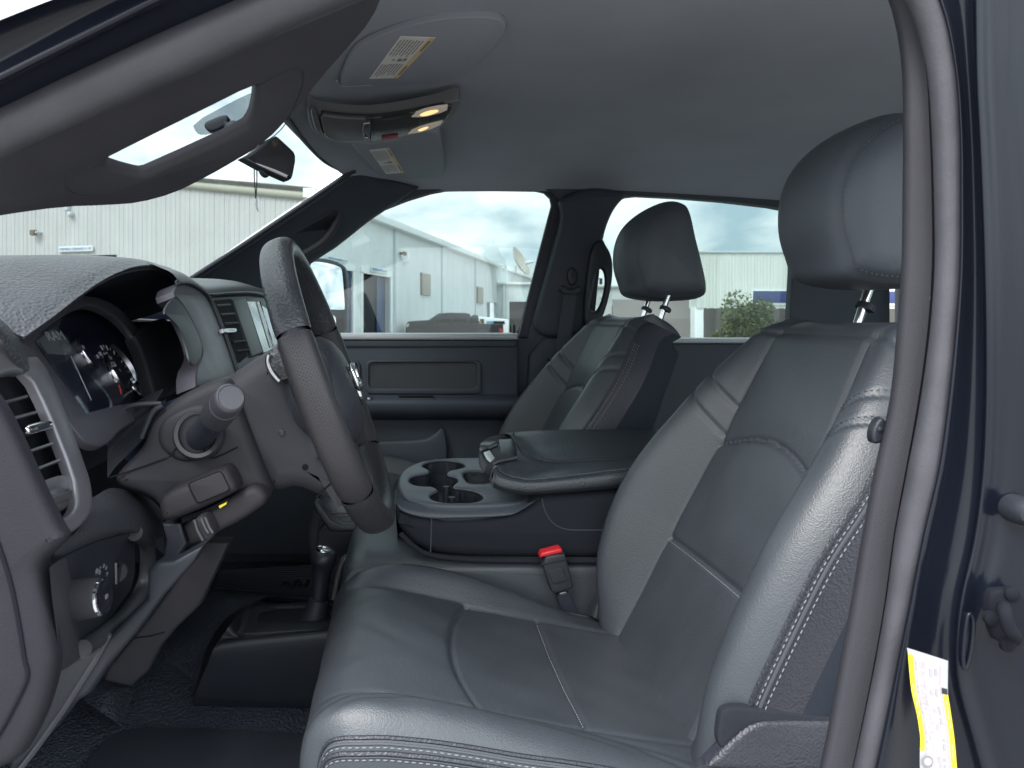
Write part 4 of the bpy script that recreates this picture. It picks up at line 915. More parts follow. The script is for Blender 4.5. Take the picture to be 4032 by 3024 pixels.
# footwell hump in textured vinyl
h_ = [zG((1240, 1180), (1180, 980), (1100, 800), (1180, 700), (1330, 470), (1420, 390)), zG((1330, 1100), (1300, 950), (1330, 800), (1380, 640), (1480, 450), (1530, 400)), zG((1420, 1060), (1400, 900), (1440, 760), (1500, 620), (1600, 470), (1700, 410)), zG((1560, 1040), (1540, 880), (1560, 700), (1600, 560), (1750, 440), (1850, 425))]
grid('floor_hump', [[P(*q, y) for q, y in zip(r, yy)] for r, yy in zip(h_, ((1.50, 1.58, 1.66, 1.72, 1.86, 1.95), (1.50, 1.56, 1.62, 1.68, 1.80, 1.92), (1.50, 1.55, 1.60, 1.66, 1.78, 1.92), (1.52, 1.56, 1.60, 1.66, 1.80, 1.95)))], vinyl, cab, 5, 5)
h2 = [zG((560, 1120), (640, 1000), (700, 990)), zG((680, 1200), (740, 1080), (790, 1030)), zG((830, 1300), (850, 1180), (880, 1040)), zG((950, 1290), (940, 1180), (960, 1030))]
grid('floor_ridge', [[P(*q, y) for q, y in zip(r, yy)] for r, yy in zip(h2, ((1.40, 1.46, 1.5), (1.37, 1.42, 1.47), (1.37, 1.43, 1.50), (1.41, 1.46, 1.54)))], vinyl, cab, 5, 5)
# ================================================================== dashboard
def PX(u, v, X): Y = X * FPX / (u - U0); return P(u, v, Y)
dash = thing('dashboard', 'dark grey truck dashboard with padded hood over the gauges', 'dashboard', (-.5, 1.5, 1.1))
core = [(-.84, 1.60), (-.60, 1.59), (-.54, 1.47), (-.45, 1.38), (-.46, 1.25), (-.57, 1.15), (-.84, 1.12)]
slab('core', side(.80), core, plastic_d, dash, t=1.47, b=.01, raw=True)
lin = [(185, 862, .86), (400, 706, .90), (600, 556, .96), (800, 424, 1.03), (1000, 343, 1.11), (1180, 321, 1.19), (1290, 340, 1.26), (1360, 392, 1.31), (1388, 455, 1.35), (1362, 535, 1.38), (1298, 650, 1.39)]
lou = [(150, 845, .855), (400, 672, .895), (600, 518, .955), (800, 390, 1.02), (1000, 303, 1.10), (1150, 275, 1.18), (1290, 300, 1.26), (1370, 350, 1.31), (1402, 440, 1.36), (1380, 535, 1.39), (1312, 655, 1.395)]
A0, A1 = P3(zC(*lin)), P3(zC(*lou))
wgt = [1, .8, .6, .4, .2, .1, .15, .3, .5, .8, 1]
r2 = [p + np.array((-.035, 0, .008 + .012 * w_)) for p, w_ in zip(A1, wgt)]
r3 = [p + np.array((-.14, 0, .006 + .055 * w_)) for p, w_ in zip(A1, wgt)]
r4 = [p + np.array((-.30, 0, -.010 + .075 * w_)) for p, w_ in zip(A1, wgt)]
r5 = [p + np.array((-.45, 0, -.05 + .085 * w_)) for p, w_ in zip(A1, wgt)]
lip_t = [p + np.array((.0035, 0, -.001)) for p in A0]
grid('gauge_hood', [A0, [(a * .5 + b * .5) + np.array((.006, 0, .001)) for a, b in zip(A0, A1)], A1, r2, r3, r4, r5], softpad, dash, 7, 6)
tube('hood_lip', crom(A0, 6), .0021, plastic_l, dash, n=6)
cen = np.array((-.50, 1.13, 1.53))
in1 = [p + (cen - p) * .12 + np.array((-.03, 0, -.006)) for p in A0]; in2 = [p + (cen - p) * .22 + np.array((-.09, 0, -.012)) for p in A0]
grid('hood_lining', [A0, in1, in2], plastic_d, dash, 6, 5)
pc = rear(.866, .5, .415); pf = rear(.866, .5, .388)
surr_o = zC((120, 850), (200, 1000), (330, 1200), (470, 1420), (600, 1600), (720, 1720), (850, 1720), (980, 1560), (1290, 1440), (1330, 1380), (1290, 1200), (1150, 850), (900, 560), (500, 500))
surr_h = zC((268, 850), (300, 935), (560, 1290), (690, 1462), (740, 1440), (1000, 1376), (1232, 1366), (1222, 1290), (1150, 1020), (1000, 760), (800, 620), (640, 600))
slab('gauge_surround', pc, surr_o, plastic_l, dash, holes=[surr_h], t=.012, b=.003, ck=2)
slab('gauge_leg', pc.off(.004), zC((1290, 690), (1350, 740), (1450, 860), (1515, 1040), (1545, 1225), (1400, 1300), (1270, 1375), (1232, 1366), (1212, 1250), (1130, 960), (1050, 800)), plastic, dash, t=.02, b=.006, ck=1)
# trim along the near dash pad
padl = [zC((-160, 640), (-20, 700), (90, 800), (210, 960), (330, 1130), (420, 1260), (462, 1330)), zC((-160, 700), (-20, 770), (60, 870), (170, 1030), (290, 1200), (390, 1330), (450, 1345)), zC((-160, 800), (-20, 850), (40, 940), (140, 1090), (270, 1260), (380, 1370), (440, 1360))]
grid('pad_strip', [[PX(*q, x) for q in r] for r, x in zip(padl, (-.41, -.398, -.40))], softpad, dash, 6, 5)
# near end cap and side
cap = zF((-400, -420), (-60, -60), (60, 160), (240, 560), (370, 830), (425, 900), (350, 975), (285, 1030), (252, 1100), (258, 1180), (300, 1400), (345, 1659)) + zG((355, 870), (335, 1040), (240, 1330), (60, 1620), (-400, 1620))
slab('end_cap', side(.712), cap, mat('end_cap_plastic', (0.01944, 0.01872, 0.02448), .56, bump=('grain', 700, .3, .0014), var=.08, vscale=14, spec=.26), dash, t=.022, b=.012, ck=2, sharp=60)
tube('end_cap_gap', crom([P(*q, .7115) for q in zF((-60, 800), (0, 955), (75, 1200), (130, 1480), (165, 1700))] + [P(*q, .7115) for q in zG((185, 930), (160, 1030), (20, 1300), (-150, 1560))], 5), .0022, groove, dash, n=6)
# bulge under the vent
b_t = zF((560, 640), (640, 600), (760, 546), (950, 592), (1052, 660), (1085, 700)); b_m = zF((540, 800), (620, 760), (780, 700), (950, 715), (1060, 770), (1095, 800)); b_l = zF((380, 960), (480, 930), (660, 860), (860, 815), (1010, 860), (1100, 880)); b_b = zF((330, 1070), (430, 1015), (640, 915), (868, 852), (1000, 920), (1100, 990))
grid('lower_bulge', [[PX(*q, x) for q in r] for r, x in zip((b_t, b_m, b_l, b_b), (-.372, -.342, -.335, -.350))], mat('bulge_pad', (0.0374, 0.03944, 0.0476), .42, bump=('leather', 330, .4, .0016), spec=.45), dash, 6, 6)
# knee panels
slab('knee_panel', side(.93), zG((330, 930), (430, 890), (545, 820), (740, 680), (980, 440), (985, 250), (1060, 200), (1160, 190), (1375, 70), (1300, 200), (1100, 420), (900, 690), (720, 900), (600, 1080), (520, 1130), (350, 1340), (150, 1560), (40, 1640), (120, 1300)), plastic_d, dash, t=.03, b=.006)
tube('knee_panel_edge', [P(*q, .928) for q in zG((735, 676), (640, 850), (430, 1180), (260, 1420), (120, 1600))], .0035, plastic_l, dash, n=6)  # thin pale tube stands in for the highlight on the panel edge
slab('hush_panel', side(1.18), zG((1375, 60), (1540, 60), (1345, 480), (1180, 640), (1080, 760), (1000, 920), (880, 1032), (690, 992), (720, 900), (900, 690), (1130, 390)), mat('hush_plastic', (0.0288, 0.0272, 0.0336), .56, bump=('grain', 700, .3, .0014), spec=.26), dash, t=.03, b=.006)
tube('hush_seam', [P(*q, 1.1795) for q in zG((885, 702), (1000, 690), (1105, 662))], .0012, groove, dash, n=6)
# headlight switch
hs = thing('headlight_switch', 'round headlight switch knob and dimmer in the lower near corner of the dashboard', 'switch', tuple(PX(410, 2349, -.33)))
ph = rear(.985, -.17, -.985 * .352 - .17 * 1.30)
slab('panel', ph, zF((330, 1070), (430, 1010), (640, 910), (860, 845), (905, 880), (910, 1100), (880, 1230), (740, 1420), (545, 1590), (470, 1640), (400, 1500)), plastic_d, hs, t=.012, b=.002)
rim_ = [ph.w(*ph.hit(*q), .006) for q in zF((870, 842), (940, 880), (962, 960), (958, 1110), (915, 1240), (800, 1400), (660, 1520), (520, 1620))]
tube('panel_rim', crom(rim_, 6), .0105, plastic, hs, n=12, sc=(1, 1))
lw = [zF((330, 1080), (345, 1250), (370, 1450), (395, 1640)) + [zG((410, 900))], zF((400, 1030), (420, 1250), (450, 1450), (480, 1640)) + [zG((450, 900))], zF((480, 1010), (500, 1250), (515, 1450), (530, 1640)) + [zG((540, 830))]]
grid('panel_flank', [[PX(*q, x) for q in r] for r, x in zip(lw, (-.322, -.333, -.352))], plastic_t, hs, 5, 5)
kc = np.array(PX(*zF((698, 1275)), -.312)); kn = np.array((.97, -.1, .14)); kn /= np.linalg.norm(kn)
kb = bpy.data.objects.new('knob', None); link(kb, hs)
lathe('grip', kc - kn * .042, tuple(kn), [(.0215, 0), (.0212, .012), (.0202, .034), (.0192, .0395), (.0182, .042)], plastic_t, kb, 36)
lathe('chrome_ring', kc - kn * .0028, tuple(kn), [(.0193, 0), (.0186, .0026), (.0172, .0034), (.0166, .0024)], chrome, kb, 36)
lathe('face', kc - kn * .002, tuple(kn), [(.0168, 0), (.0168, .0030), (.010, .0038), (.002, .0040)], gloss, kb, 36)
pk_ = Pl(kc + kn * .0022, (.1, 1, 0), (0, 0, 1))
text('lamp_mark', 'ID', pk_, 0, 0, .007, thread, kb)
for k, s_ in enumerate(('P', '=', 'D', 'O', 'A', 'UTO')):
    a = R(115 - k * 22); x0, y0 = ph.hit(*zF((640, 1270))); text('dial_mark', s_ if s_ != 'UTO' else 'AUTO', ph, x0 + .030 * math.cos(a) + .0, y0 + .030 * math.sin(a) + .004, .0075, thread, hs, rot=a - math.pi / 2) if k not in (5,) else None
text('dial_mark', 'AUTO', ph, *(np.array(ph.hit(*zF((655, 1108))))), .0075, thread, hs, rot=-.5)
dm = Pl(ph.w(*ph.hit(*zF((800, 1110)))), ph.ex, ph.ey)
slab('dimmer_slot', dm.off(.001), zF((770, 1040), (800, 1020), (840, 1060), (842, 1150), (800, 1190), (770, 1195)), gloss, hs, t=.003, b=.0008, ck=1)
lathe('dimmer_wheel', dm.w(*dm.hit(*zF((812, 1115))), -.006), tuple(dm.ey * 0 + dm.ex), [(.013, -.004), (.014, -.002), (.014, .002), (.013, .004)], plastic_l, hs, 24)
slab('dimmer_mark', dm.off(.0025), zF((774, 1050), (784, 1050), (786, 1190), (776, 1192)), thread, hs, t=.001, b=0)
# near end air vent
vt = thing('air_vent', 'tall silver framed air vent at the near end of the dashboard', 'air vent', tuple(PX(200, 1800, -.37)), 'dashboard air vents')
pv = rear(.9, .44, .3197)
vo = zF((-160, -300), (-160, -100), (-20, 60), (120, 330), (250, 570), (375, 815), (430, 855), (520, 832), (610, 730), (628, 650), (622, 540), (590, 420), (420, -40), (280, -340)) + zC((200, 1010), (90, 900), (-100, 820))
vh = zF((-60, -130), (35, 50), (230, 460), (330, 660), (385, 745), (410, 752), (480, 720), (520, 660), (524, 590), (500, 460), (330, 30), (200, -230)) + zC((110, 1130), (-40, 1180))
slab('bezel', pv, vo, silver, vt, holes=[vh], t=.012, b=.004, ck=1)
slab('cavity', pv.off(-.03), zF((-60, -300), (-60, 100), (330, 800), (560, 800), (600, 500), (250, -330)), groove, vt, t=.003, b=0)  # black backing sheet, the shade behind the slats is its colour
for (a, b) in ((zC((-30, 1380)), zC((255, 1305))), (zC((40, 1505)), zC((325, 1432))), (zC((85, 1640)), zF((330, 125))), (zF((150, 310)), zF((385, 230))), (zF((215, 425)), zF((437, 340)))):
    a2, b2 = pv.hit(*a), pv.hit(*b); pp = [pv.w(*a2, -.006), pv.w(*b2, -.006)]
    q = [pp[0], pp[1], pp[1] + pv.n * -.022 + np.array((0, 0, .004)), pp[0] + pv.n * -.022 + np.array((0, 0, .004))]
    A_ = np.array([[q[0], q[1]], [q[3], q[2]]]); mesh('slat', *surf_geo(A_, thick=.0022), plastic, vt, smooth=False)
    tube('slat_edge', pp, .0012, satin, vt, n=6).name = 'slat_edge'
slab('vent_tab', pv.off(.002), zF((185, 130), (215, 110), (330, 85), (362, 100), (365, 135), (340, 145), (225, 182), (195, 165)), chrome, vt, t=.014, b=.003, ck=1)
slab('tab_inset', pv.off(.0025), zF((245, 130), (325, 105), (345, 118), (330, 132), (262, 155)), plastic_d, vt, t=.002, b=.0006)
# lower cap and thumb wheel of the vent
slab('lower_cap', pv.off(-.008), zF((262, 520), (330, 480), (420, 455), (490, 462), (520, 520), (480, 550), (380, 570), (300, 580)), silver, vt, t=.006, b=.002, ck=1)
lathe('thumb_wheel', pv.w(*pv.hit(*zF((400, 612))), -.010), tuple(pv.ex), [(.012, -.016), (.013, -.014), (.013, .012), (.011, .015)], plastic_l, vt, 24)
for k in range(5): tube('wheel_rib', [pv.w(*(np.array(pv.hit(*zF((325, 628 + k * 10))))), .0035), pv.w(*(np.array(pv.hit(*zF((460, 572 + k * 10))))), .0035)], .0009, satin, vt, n=5)
for k in range(3): tube('flow_mark', [pv.w(*pv.hit(*zF((462, 566 + k * 11))), -.004), pv.w(*pv.hit(*zF((498, 558 + k * 11))), -.004)], .0009, thread, vt, n=5)
# instrument cluster
ic = thing('instrument_cluster', 'dark instrument cluster with chrome gauge rings under the dash hood', 'gauge cluster', tuple(pf.w(1.1, 0)))
slab('face', pf, zC((150, 800), (300, 1000), (560, 1380), (690, 1560), (1260, 1450), (1250, 1200), (1100, 800), (800, 500), (400, 500)), mat('gauge_face', (.012, .015, .028), .35, spec=.4), ic, t=.006, b=0)
def ring(name, uv, Ro, Ri, m, z=.002, arc=None, h=.006):
    c = np.array(pf.hit(*uv)); mb = MB(); a0, a1 = arc or (0, 360); n = 60; R_ = []
    for k in range(n + 1):
        a = R(a0 + (a1 - a0) * k / n); e = pf.ex * math.cos(a) + pf.ey * math.sin(a); o = pf.w(*c)
        R_.append([o + e * Ri + pf.n * z, o + e * (Ri * .4 + Ro * .6) + pf.n * (z + h), o + e * Ro + pf.n * (z + h * .7), o + e * Ro + pf.n * 0])
    return mesh(name, *surf_geo(np.array(R_)), m, ic, sharp=50)
ring('speed_ring', zC((930, 1140)), .054, .0485, satin, arc=(-70, 60)); ring('speed_ring_inner', zC((915, 1150)), .035, .031, chrome, arc=(120, 260), h=.01)
ring('small_ring', zC((1042, 1278)), .0165, .0145, chrome, h=.008); ring('temperature_ring', zC((690, 985)), .030, .0275, chrome, arc=(110, 250))
for t_, uv, sz in (('100', (835, 1005), .0125), ('120', (893, 1080), .0125), ('80', (790, 997), .010), ('60', (768, 1018), .009), ('110', (870, 1030), .007), ('H', (655, 945), .009), ('4', (945, 1128), .008)):
    text('gauge_number', t_, pf, *pf.hit(*zC(uv)), sz, mat('gauge_print', (.75, .78, .82), .5), ic, z=.0015)
for k in range(10):
    a = R(100 - k * 13); c = np.array(pf.hit(*zC((925, 1140)))); o = pf.w(*c); e = pf.ex * math.cos(a) + pf.ey * math.sin(a); L_ = .008 if k % 2 == 0 else .005
    tube('tick', [o + e * (.0475 - L_) + pf.n * .0016, o + e * .0475 + pf.n * .0016], .0005 if k % 2 else .0008, MATS['gauge_print'], ic, n=5)
text('display_word', 'RAM', pf, *pf.hit(*zC((430, 858))), .020, mat('display_grey', (.45, .48, .48), .6), ic, z=.002, sx=1.3)
tube('display_rule', [pf.w(*pf.hit(*zC((553, 1018))), .002), pf.w(*pf.hit(*zC((712, 1365))), .002)], .0009, MATS['display_grey'], ic, n=5)
slab('display', pf.off(.001), zC((300, 900), (545, 1000), (700, 1370), (650, 1460), (480, 1250)), mat('display_dark', (.03, .036, .05), .15), ic, t=.002, b=0)
slab('trip_display_top', pf.off(.0014), zC((300, 880), (420, 790), (540, 870), (570, 980), (520, 1000), (380, 990)), mat('display_lit', (.16, .18, .18), .2), ic, t=.001, b=0)
tube('needle', [pf.w(*pf.hit(*zC((885, 1150))), .006), pf.w(*pf.hit(*zC((935, 1330))), .006)], .0012, red, ic, n=6)
slab('lens', pf.off(.045), zC((275, 865), (420, 740), (620, 640), (900, 700), (1100, 950), (1228, 1366), (1000, 1380), (690, 1465)), glass('lens_clear', (.93, .93, .95), .35), ic, t=.001, b=0)
# centre stack
pF = rear(.934, .357, .272)
slab('stack_fascia', pF, zC((1395, 428), (1480, 430), (1580, 480), (1640, 540), (1700, 660), (1780, 870), (1862, 1100), (1880, 1200), (1760, 1250), (1560, 1300), (1545, 1110), (1602, 1000), (1602, 930), (1540, 760), (1450, 600), (1375, 520)), mat('fascia_silver', (0.06864, 0.0624, 0.07956), .42, metal=.25, var=.05, vscale=30, bump=('grain', 1200, .1, .001)), dash, t=.03, b=.005, ck=1)
tube('fascia_edge', crom([pF.w(*pF.hit(*q), .001) for q in zC((1400, 425), (1490, 430), (1585, 482), (1648, 548), (1705, 665), (1785, 870), (1866, 1105), (1890, 1190))], 6), .0042, plastic_l, dash, n=8)  # pale bead paints the highlight running along the fascia border
slab('fascia_ear', pF.off(.0012), zC((1372, 535), (1440, 590), (1540, 760), (1602, 920), (1602, 1000), (1542, 1090), (1505, 1060), (1480, 940), (1420, 780), (1340, 700), (1290, 655)), plastic_d, dash, t=.003, b=.0005, ck=2)
r0 = zC((1395, 432), (1500, 442), (1600, 505), (1660, 535), (1800, 524), (1960, 516), (2060, 528), (2180, 560)); r0 = [pF.w(*pF.hit(*q)) for q in r0]
e1 = [p + np.array((-.02, .002, .022)) for p in r0]; e2 = [p + np.array((-.09, .02, .034)) for p in r0]; e3 = [p + np.array((-.34, .05, .02)) for p in r0]
e0 = [p + np.array((.002, -.001, .006)) for p in r0]
grid('stack_hood', [r0, e0, e1, e2, e3], mat('stack_pad', (0.04488, 0.0476, 0.05576), .4, bump=('grain', 700, .25, .001), spec=.45), dash, 5, 5)
passd = [[(x, y, z) for (x, z) in ((-.84, 1.64), (-.60, 1.655), (-.46, 1.645), (-.41, 1.60), (-.40, 1.50), (-.40, 1.38), (-.48, 1.24))] for y in (1.78, 1.9, 2.1, 2.27)]
grid('passenger_side_pad', passd, plastic, dash, 4, 4)
cv = thing('air_vent', 'black centre air vent with silver tab beside the touchscreen', 'air vent', tuple(pF.w(1.45, 0)), 'dashboard air vents')
slab('bezel', pF.off(-.002), zC((1655, 540), (1960, 528), (2090, 545), (2200, 1000), (1890, 1130), (1780, 850)), plastic_d, cv, t=.02, b=.003)
slab('cavity', pF.off(.0005), zC((1690, 570), (1830, 555), (1960, 1010), (1900, 1060), (1850, 1050)), groove, cv, t=.002, b=0)  # flat matte black sheet paints the shade inside the vent
for k in range(6):
    y = 610 + k * 72; x = 1708 + k * 33
    if k == 3: continue
    A_ = [pF.w(*pF.hit(*zC((x, y))), .004), pF.w(*pF.hit(*zC((x + 108, y - 8))), .004)]; B_ = [p - pF.n * .012 + np.array((0, 0, .006)) for p in A_]
    mesh('slat', *surf_geo(np.array([A_, B_]), thick=.003), plastic, cv, smooth=False)
slab('vent_tab', pF.off(.009), zC((1764, 792), (1868, 788), (1878, 800), (1874, 818), (1775, 822)), satin, cv, holes=[zC((1790, 798), (1855, 796), (1858, 812), (1795, 815))], t=.008, b=.0015)
slab('divider', pF.off(.004), zC((1840, 556), (1945, 540), (2085, 985), (2000, 1020)), plastic_d, cv, t=.012, b=.004)
sc = thing('touchscreen', 'glossy dark touchscreen in the centre stack left of the steering wheel rim', 'screen', tuple(pF.w(1.65, 0)))
slab('frame', pF.off(.004), zC((1945, 542), (2062, 540), (2150, 600), (2260, 960), (2090, 1000)), plastic_d, sc, t=.012, b=.003)
slab('glass', pF.off(.0046), zC((1958, 578), (2028, 580), (2120, 640), (2220, 940), (2088, 980)), mat('screen_glass', (0.15, 0.16, 0.17), .12, spec=.8, coat=.5), sc, t=.002, b=0)
slab('glass_edge', pF.off(.006), zC((2028, 578), (2062, 572), (2170, 925), (2140, 945)), gloss, sc, t=.003, b=.001)
# ================================================================== steering column
col = thing('steering_column', 'grey steering column shroud with tilt boot behind the wheel', 'steering column', (-.25, 1.1, 1.35))
cover = zF((735, 482), (880, 340), (945, 262), (962, 200), (985, 130), (1050, 45), (1150, -40), (1269, -107), (1400, -165), (1489, -189), (1560, -150), (1640, 100), (1760, 420), (1830, 600), (1700, 640), (1400, 700), (1080, 790), (1050, 660), (960, 600), (800, 560))
slab('cover', side(1.03), cover, mat('cover_plastic', (0.02867, 0.02783, 0.03373), .56, bump=('grain', 900, .2, .001), var=.05, vscale=16, spec=.26), col, t=.2, b=.016, ck=2, sharp=70)
slab('flange', side(1.022), zF((1045, 200), (1060, 130), (1110, 70), (1200, 20), (1330, -20), (1450, 20), (1490, 120), (1470, 230), (1410, 330), (1300, 378), (1200, 380), (1110, 330), (1060, 270)), MATS['cover_plastic'], col, t=.03, b=.010, ck=2, sharp=70)
for q in (((1205, 235), (1165, 300), (1130, 345)), ((1350, 270), (1380, 310), (1425, 355))): tube('flange_joint', crom([P(*a, 1.0205) for a in zF(*q)], 4), .0010, groove, col, n=5)
tube('cover_joint', crom([P(*a, 1.0285) for a in zF((735, 478), (850, 440), (1000, 390), (1120, 345))], 4), .0011, groove, col, n=5)
tube('cover_joint', crom([P(*a, 1.0285) for a in zF((1425, 350), (1500, 320), (1590, 275))], 4), .0011, groove, col, n=5)
boot = [zF((790, 60), (860, 20), (960, -60), (1100, -120)), zF((740, 200), (830, 120), (930, 30), (1050, -40)), zF((720, 330), (800, 230), (900, 140), (1000, 60)), zF((720, 480), (780, 400), (870, 310), (960, 220))]
grid('boot', [[P(*q, y) for q in r] for r, y in zip(boot, (1.10, 1.06, 1.065, 1.035))], fabric, col, 5, 5)
lipb = crom([P(*q, 1.032) for q in zC((1120, 1659), (1160, 1560), (1215, 1450), (1290, 1400))] , 5); tube('boot_lip', lipb, .004, plastic_d, col, n=8)
gapb = crom([P(*q, 1.05) for q in zC((740, 1630), (830, 1650), (890, 1590), (910, 1510), (980, 1430), (1080, 1395), (1280, 1385))], 5); tube('surround_lip', gapb, .0035, plastic, col, n=8)
slab('cavity', side(1.10), zC((820, 1700), (900, 1520), (1000, 1420), (1280, 1390), (1500, 1300), (1300, 1500), (1100, 1900)), carpet, col, t=.01, b=0)
shroud = [(868, 1530), (885, 1487), (980, 1424), (1078, 1362), (1112, 1355), (1178, 1546), (1300, 1800), (1440, 2030), (1330, 1996), (1243, 1962), (1160, 1925), (1087, 1945), (1050, 1935), (1023, 1882), (960, 1770), (899, 1640)]
slab('shroud', side(1.045), shroud, mat('shroud_plastic', (0.04147, 0.04095, 0.04873), .56, bump=('grain', 900, .2, .001), spec=.26), col, t=.15, b=.028, ck=1, sharp=70)
tube('shroud_joint', crom([P(*q, 1.0445) for q in ((1250, 1800), (1300, 1850), (1330, 1885))], 4), .0012, groove, col, n=5)
tube('shroud_joint', crom([P(*q, 1.0445) for q in ((1246, 1958), (1290, 1915), (1332, 1880))], 4), .0012, groove, col, n=5)
lathe('screw_hole', P(*zF((2045, 408)), 1.0447), (0, -1, 0), [(.0045, -.002), (.0045, .0003), (.002, .0004)], groove, col, 12)
slab('tilt_button', side(1.043), zF((1860, 160), (1900, 150), (1915, 180), (1890, 212), (1865, 195)), plastic, col, t=.01, b=.002, ck=1)
hubb = [zD((520, 980), (560, 925), (605, 915), (640, 960), (700, 1180)), zD((505, 1030), (545, 960), (600, 950), (650, 1050), (690, 1185)), zD((530, 1100), (580, 1060), (640, 1080), (680, 1150), (695, 1190)), zD((605, 1205), (630, 1195), (660, 1190), (680, 1188), (698, 1186))]
grid('hub_boot', [[P(*q, y) for q in r] for r, y in zip(hubb, (1.06, 1.035, 1.03, 1.035))], softpad, col, 4, 4)
tube('hub_ring', crom([P(*q, 1.03) for q in zD((520, 1000), (512, 1060), (535, 1130), (575, 1185), (605, 1210))], 5), .004, satin, col, n=8)
slab('hub_cover', side(1.065), zD((470, 1340), (520, 1270), (620, 1210), (750, 1190), (900, 1500), (900, 1659), (600, 1659), (480, 1480)), mat('hub_dark', (0.03, 0.033, 0.045), .45, bump=('leather', 330, .4, .0015)), col, t=.1, b=.05, ck=2, sharp=80)
# release housing below the column
rl = thing('brake_release', 'brown grey brake release housing with small lever under the column', 'release handle', tuple(P(*zF((1350, 650)), 1.0)))
hm = mat('release_plastic', (0.03142, 0.02856, 0.03332), .56, bump=('grain', 900, .2, .001), spec=.26)
slab('housing', side(.985), zF((1050, 650), (1095, 585), (1300, 495), (1475, 420), (1530, 432), (1588, 560), (1560, 590), (1250, 740), (1085, 788), (1068, 740)), hm, rl, t=.08, b=.012, ck=1, sharp=70)
slab('cover_plate', side(.983), rrect(side(.983), zF((1262, 522), (1478, 436), (1540, 560), (1325, 650)), .005), hm, rl, t=.006, b=.001, raw=True)
tube('cover_gap', [side(.9846).w(*q) for q in rrect(side(.9846), zF((1256, 520), (1480, 430), (1546, 562), (1322, 656)), .006)], .0008, groove, rl, closed=True, n=5)
slab('tray', side(1.005), zF((1210, 780), (1400, 690), (1600, 575), (1720, 522), (1812, 632), (1620, 770), (1430, 862), (1270, 948), (1250, 900)), hm, rl, t=.06, b=.01, ck=1, sharp=70)
slab('slot', side(1.003), zF((1215, 745), (1400, 680), (1540, 610), (1520, 650), (1380, 715), (1220, 785)), groove, rl, t=.004, b=0)
slab('lever', side(.975), zF((1292, 770), (1330, 738), (1385, 738), (1432, 845), (1425, 880), (1388, 918), (1352, 902), (1310, 830)), hm, rl, t=.03, b=.006, ck=1)
for q in (((1300, 760), (1320, 830), (1358, 900)), ((1345, 750), (1375, 820), (1395, 850)), ((1372, 745), (1402, 815), (1425, 848))): tube('lever_rib', [P(*a, .974) for a in zF(*q)], .0022, plastic_l, rl, n=6)
slab('warning_tab', side(.998), zF((1465, 668), (1520, 640), (1516, 656), (1472, 684)), yellow, rl, t=.003, b=0)
slab('side_wall', side(1.01), zF((1085, 790), (1210, 780), (1250, 920), (1190, 1010), (1080, 1040), (1110, 900)), plastic_d, rl, t=.05, b=.004)
# stalk
sk = thing('turn_signal_stalk', 'black turn signal stalk with flat grey end cap pointing at the door', 'stalk', tuple(P(782, 1706, 1.0)))
a, b = P(*zF((1345, 200)), 1.03), P(*zD((220, 1335)), .885); Ls = np.linalg.norm(b - a); axs = b - a
lathe('base_ring', P(*zF((1330, 185)), 1.021), (.0, -1, .15), [(.034, -.012), (.034, .002), (.031, .006), (.026, .005), (.025, -.01)], plastic, sk, 36)
lathe('stem', a, tuple(axs), [(.020, -.01), (.0175, .1 * Ls), (.0165, .45 * Ls), (.0175, .56 * Ls)], rubber_d, sk)
lathe('twist_ring', a, tuple(axs), [(.0150, .55 * Ls), (.0195, .56 * Ls), (.0198, .80 * Ls), (.0188, .83 * Ls), (.0150, .835 * Ls)], mat('stalk_black', (.04, .042, .05), .45, spec=.45), sk, 36)
lathe('end_cap', a, tuple(axs), [(.0150, .82 * Ls), (.0182, .835 * Ls), (.0182, .965 * Ls), (.0170, .99 * Ls), (.0150, 1.0 * Ls), (.0140, .994 * Ls), (.003, .994 * Ls)], plastic_l, sk, 36)
slab('stalk_mark', side(.915), zD((165, 1518), (180, 1515), (180, 1520), (166, 1523)), thread, sk, t=.001, b=0)
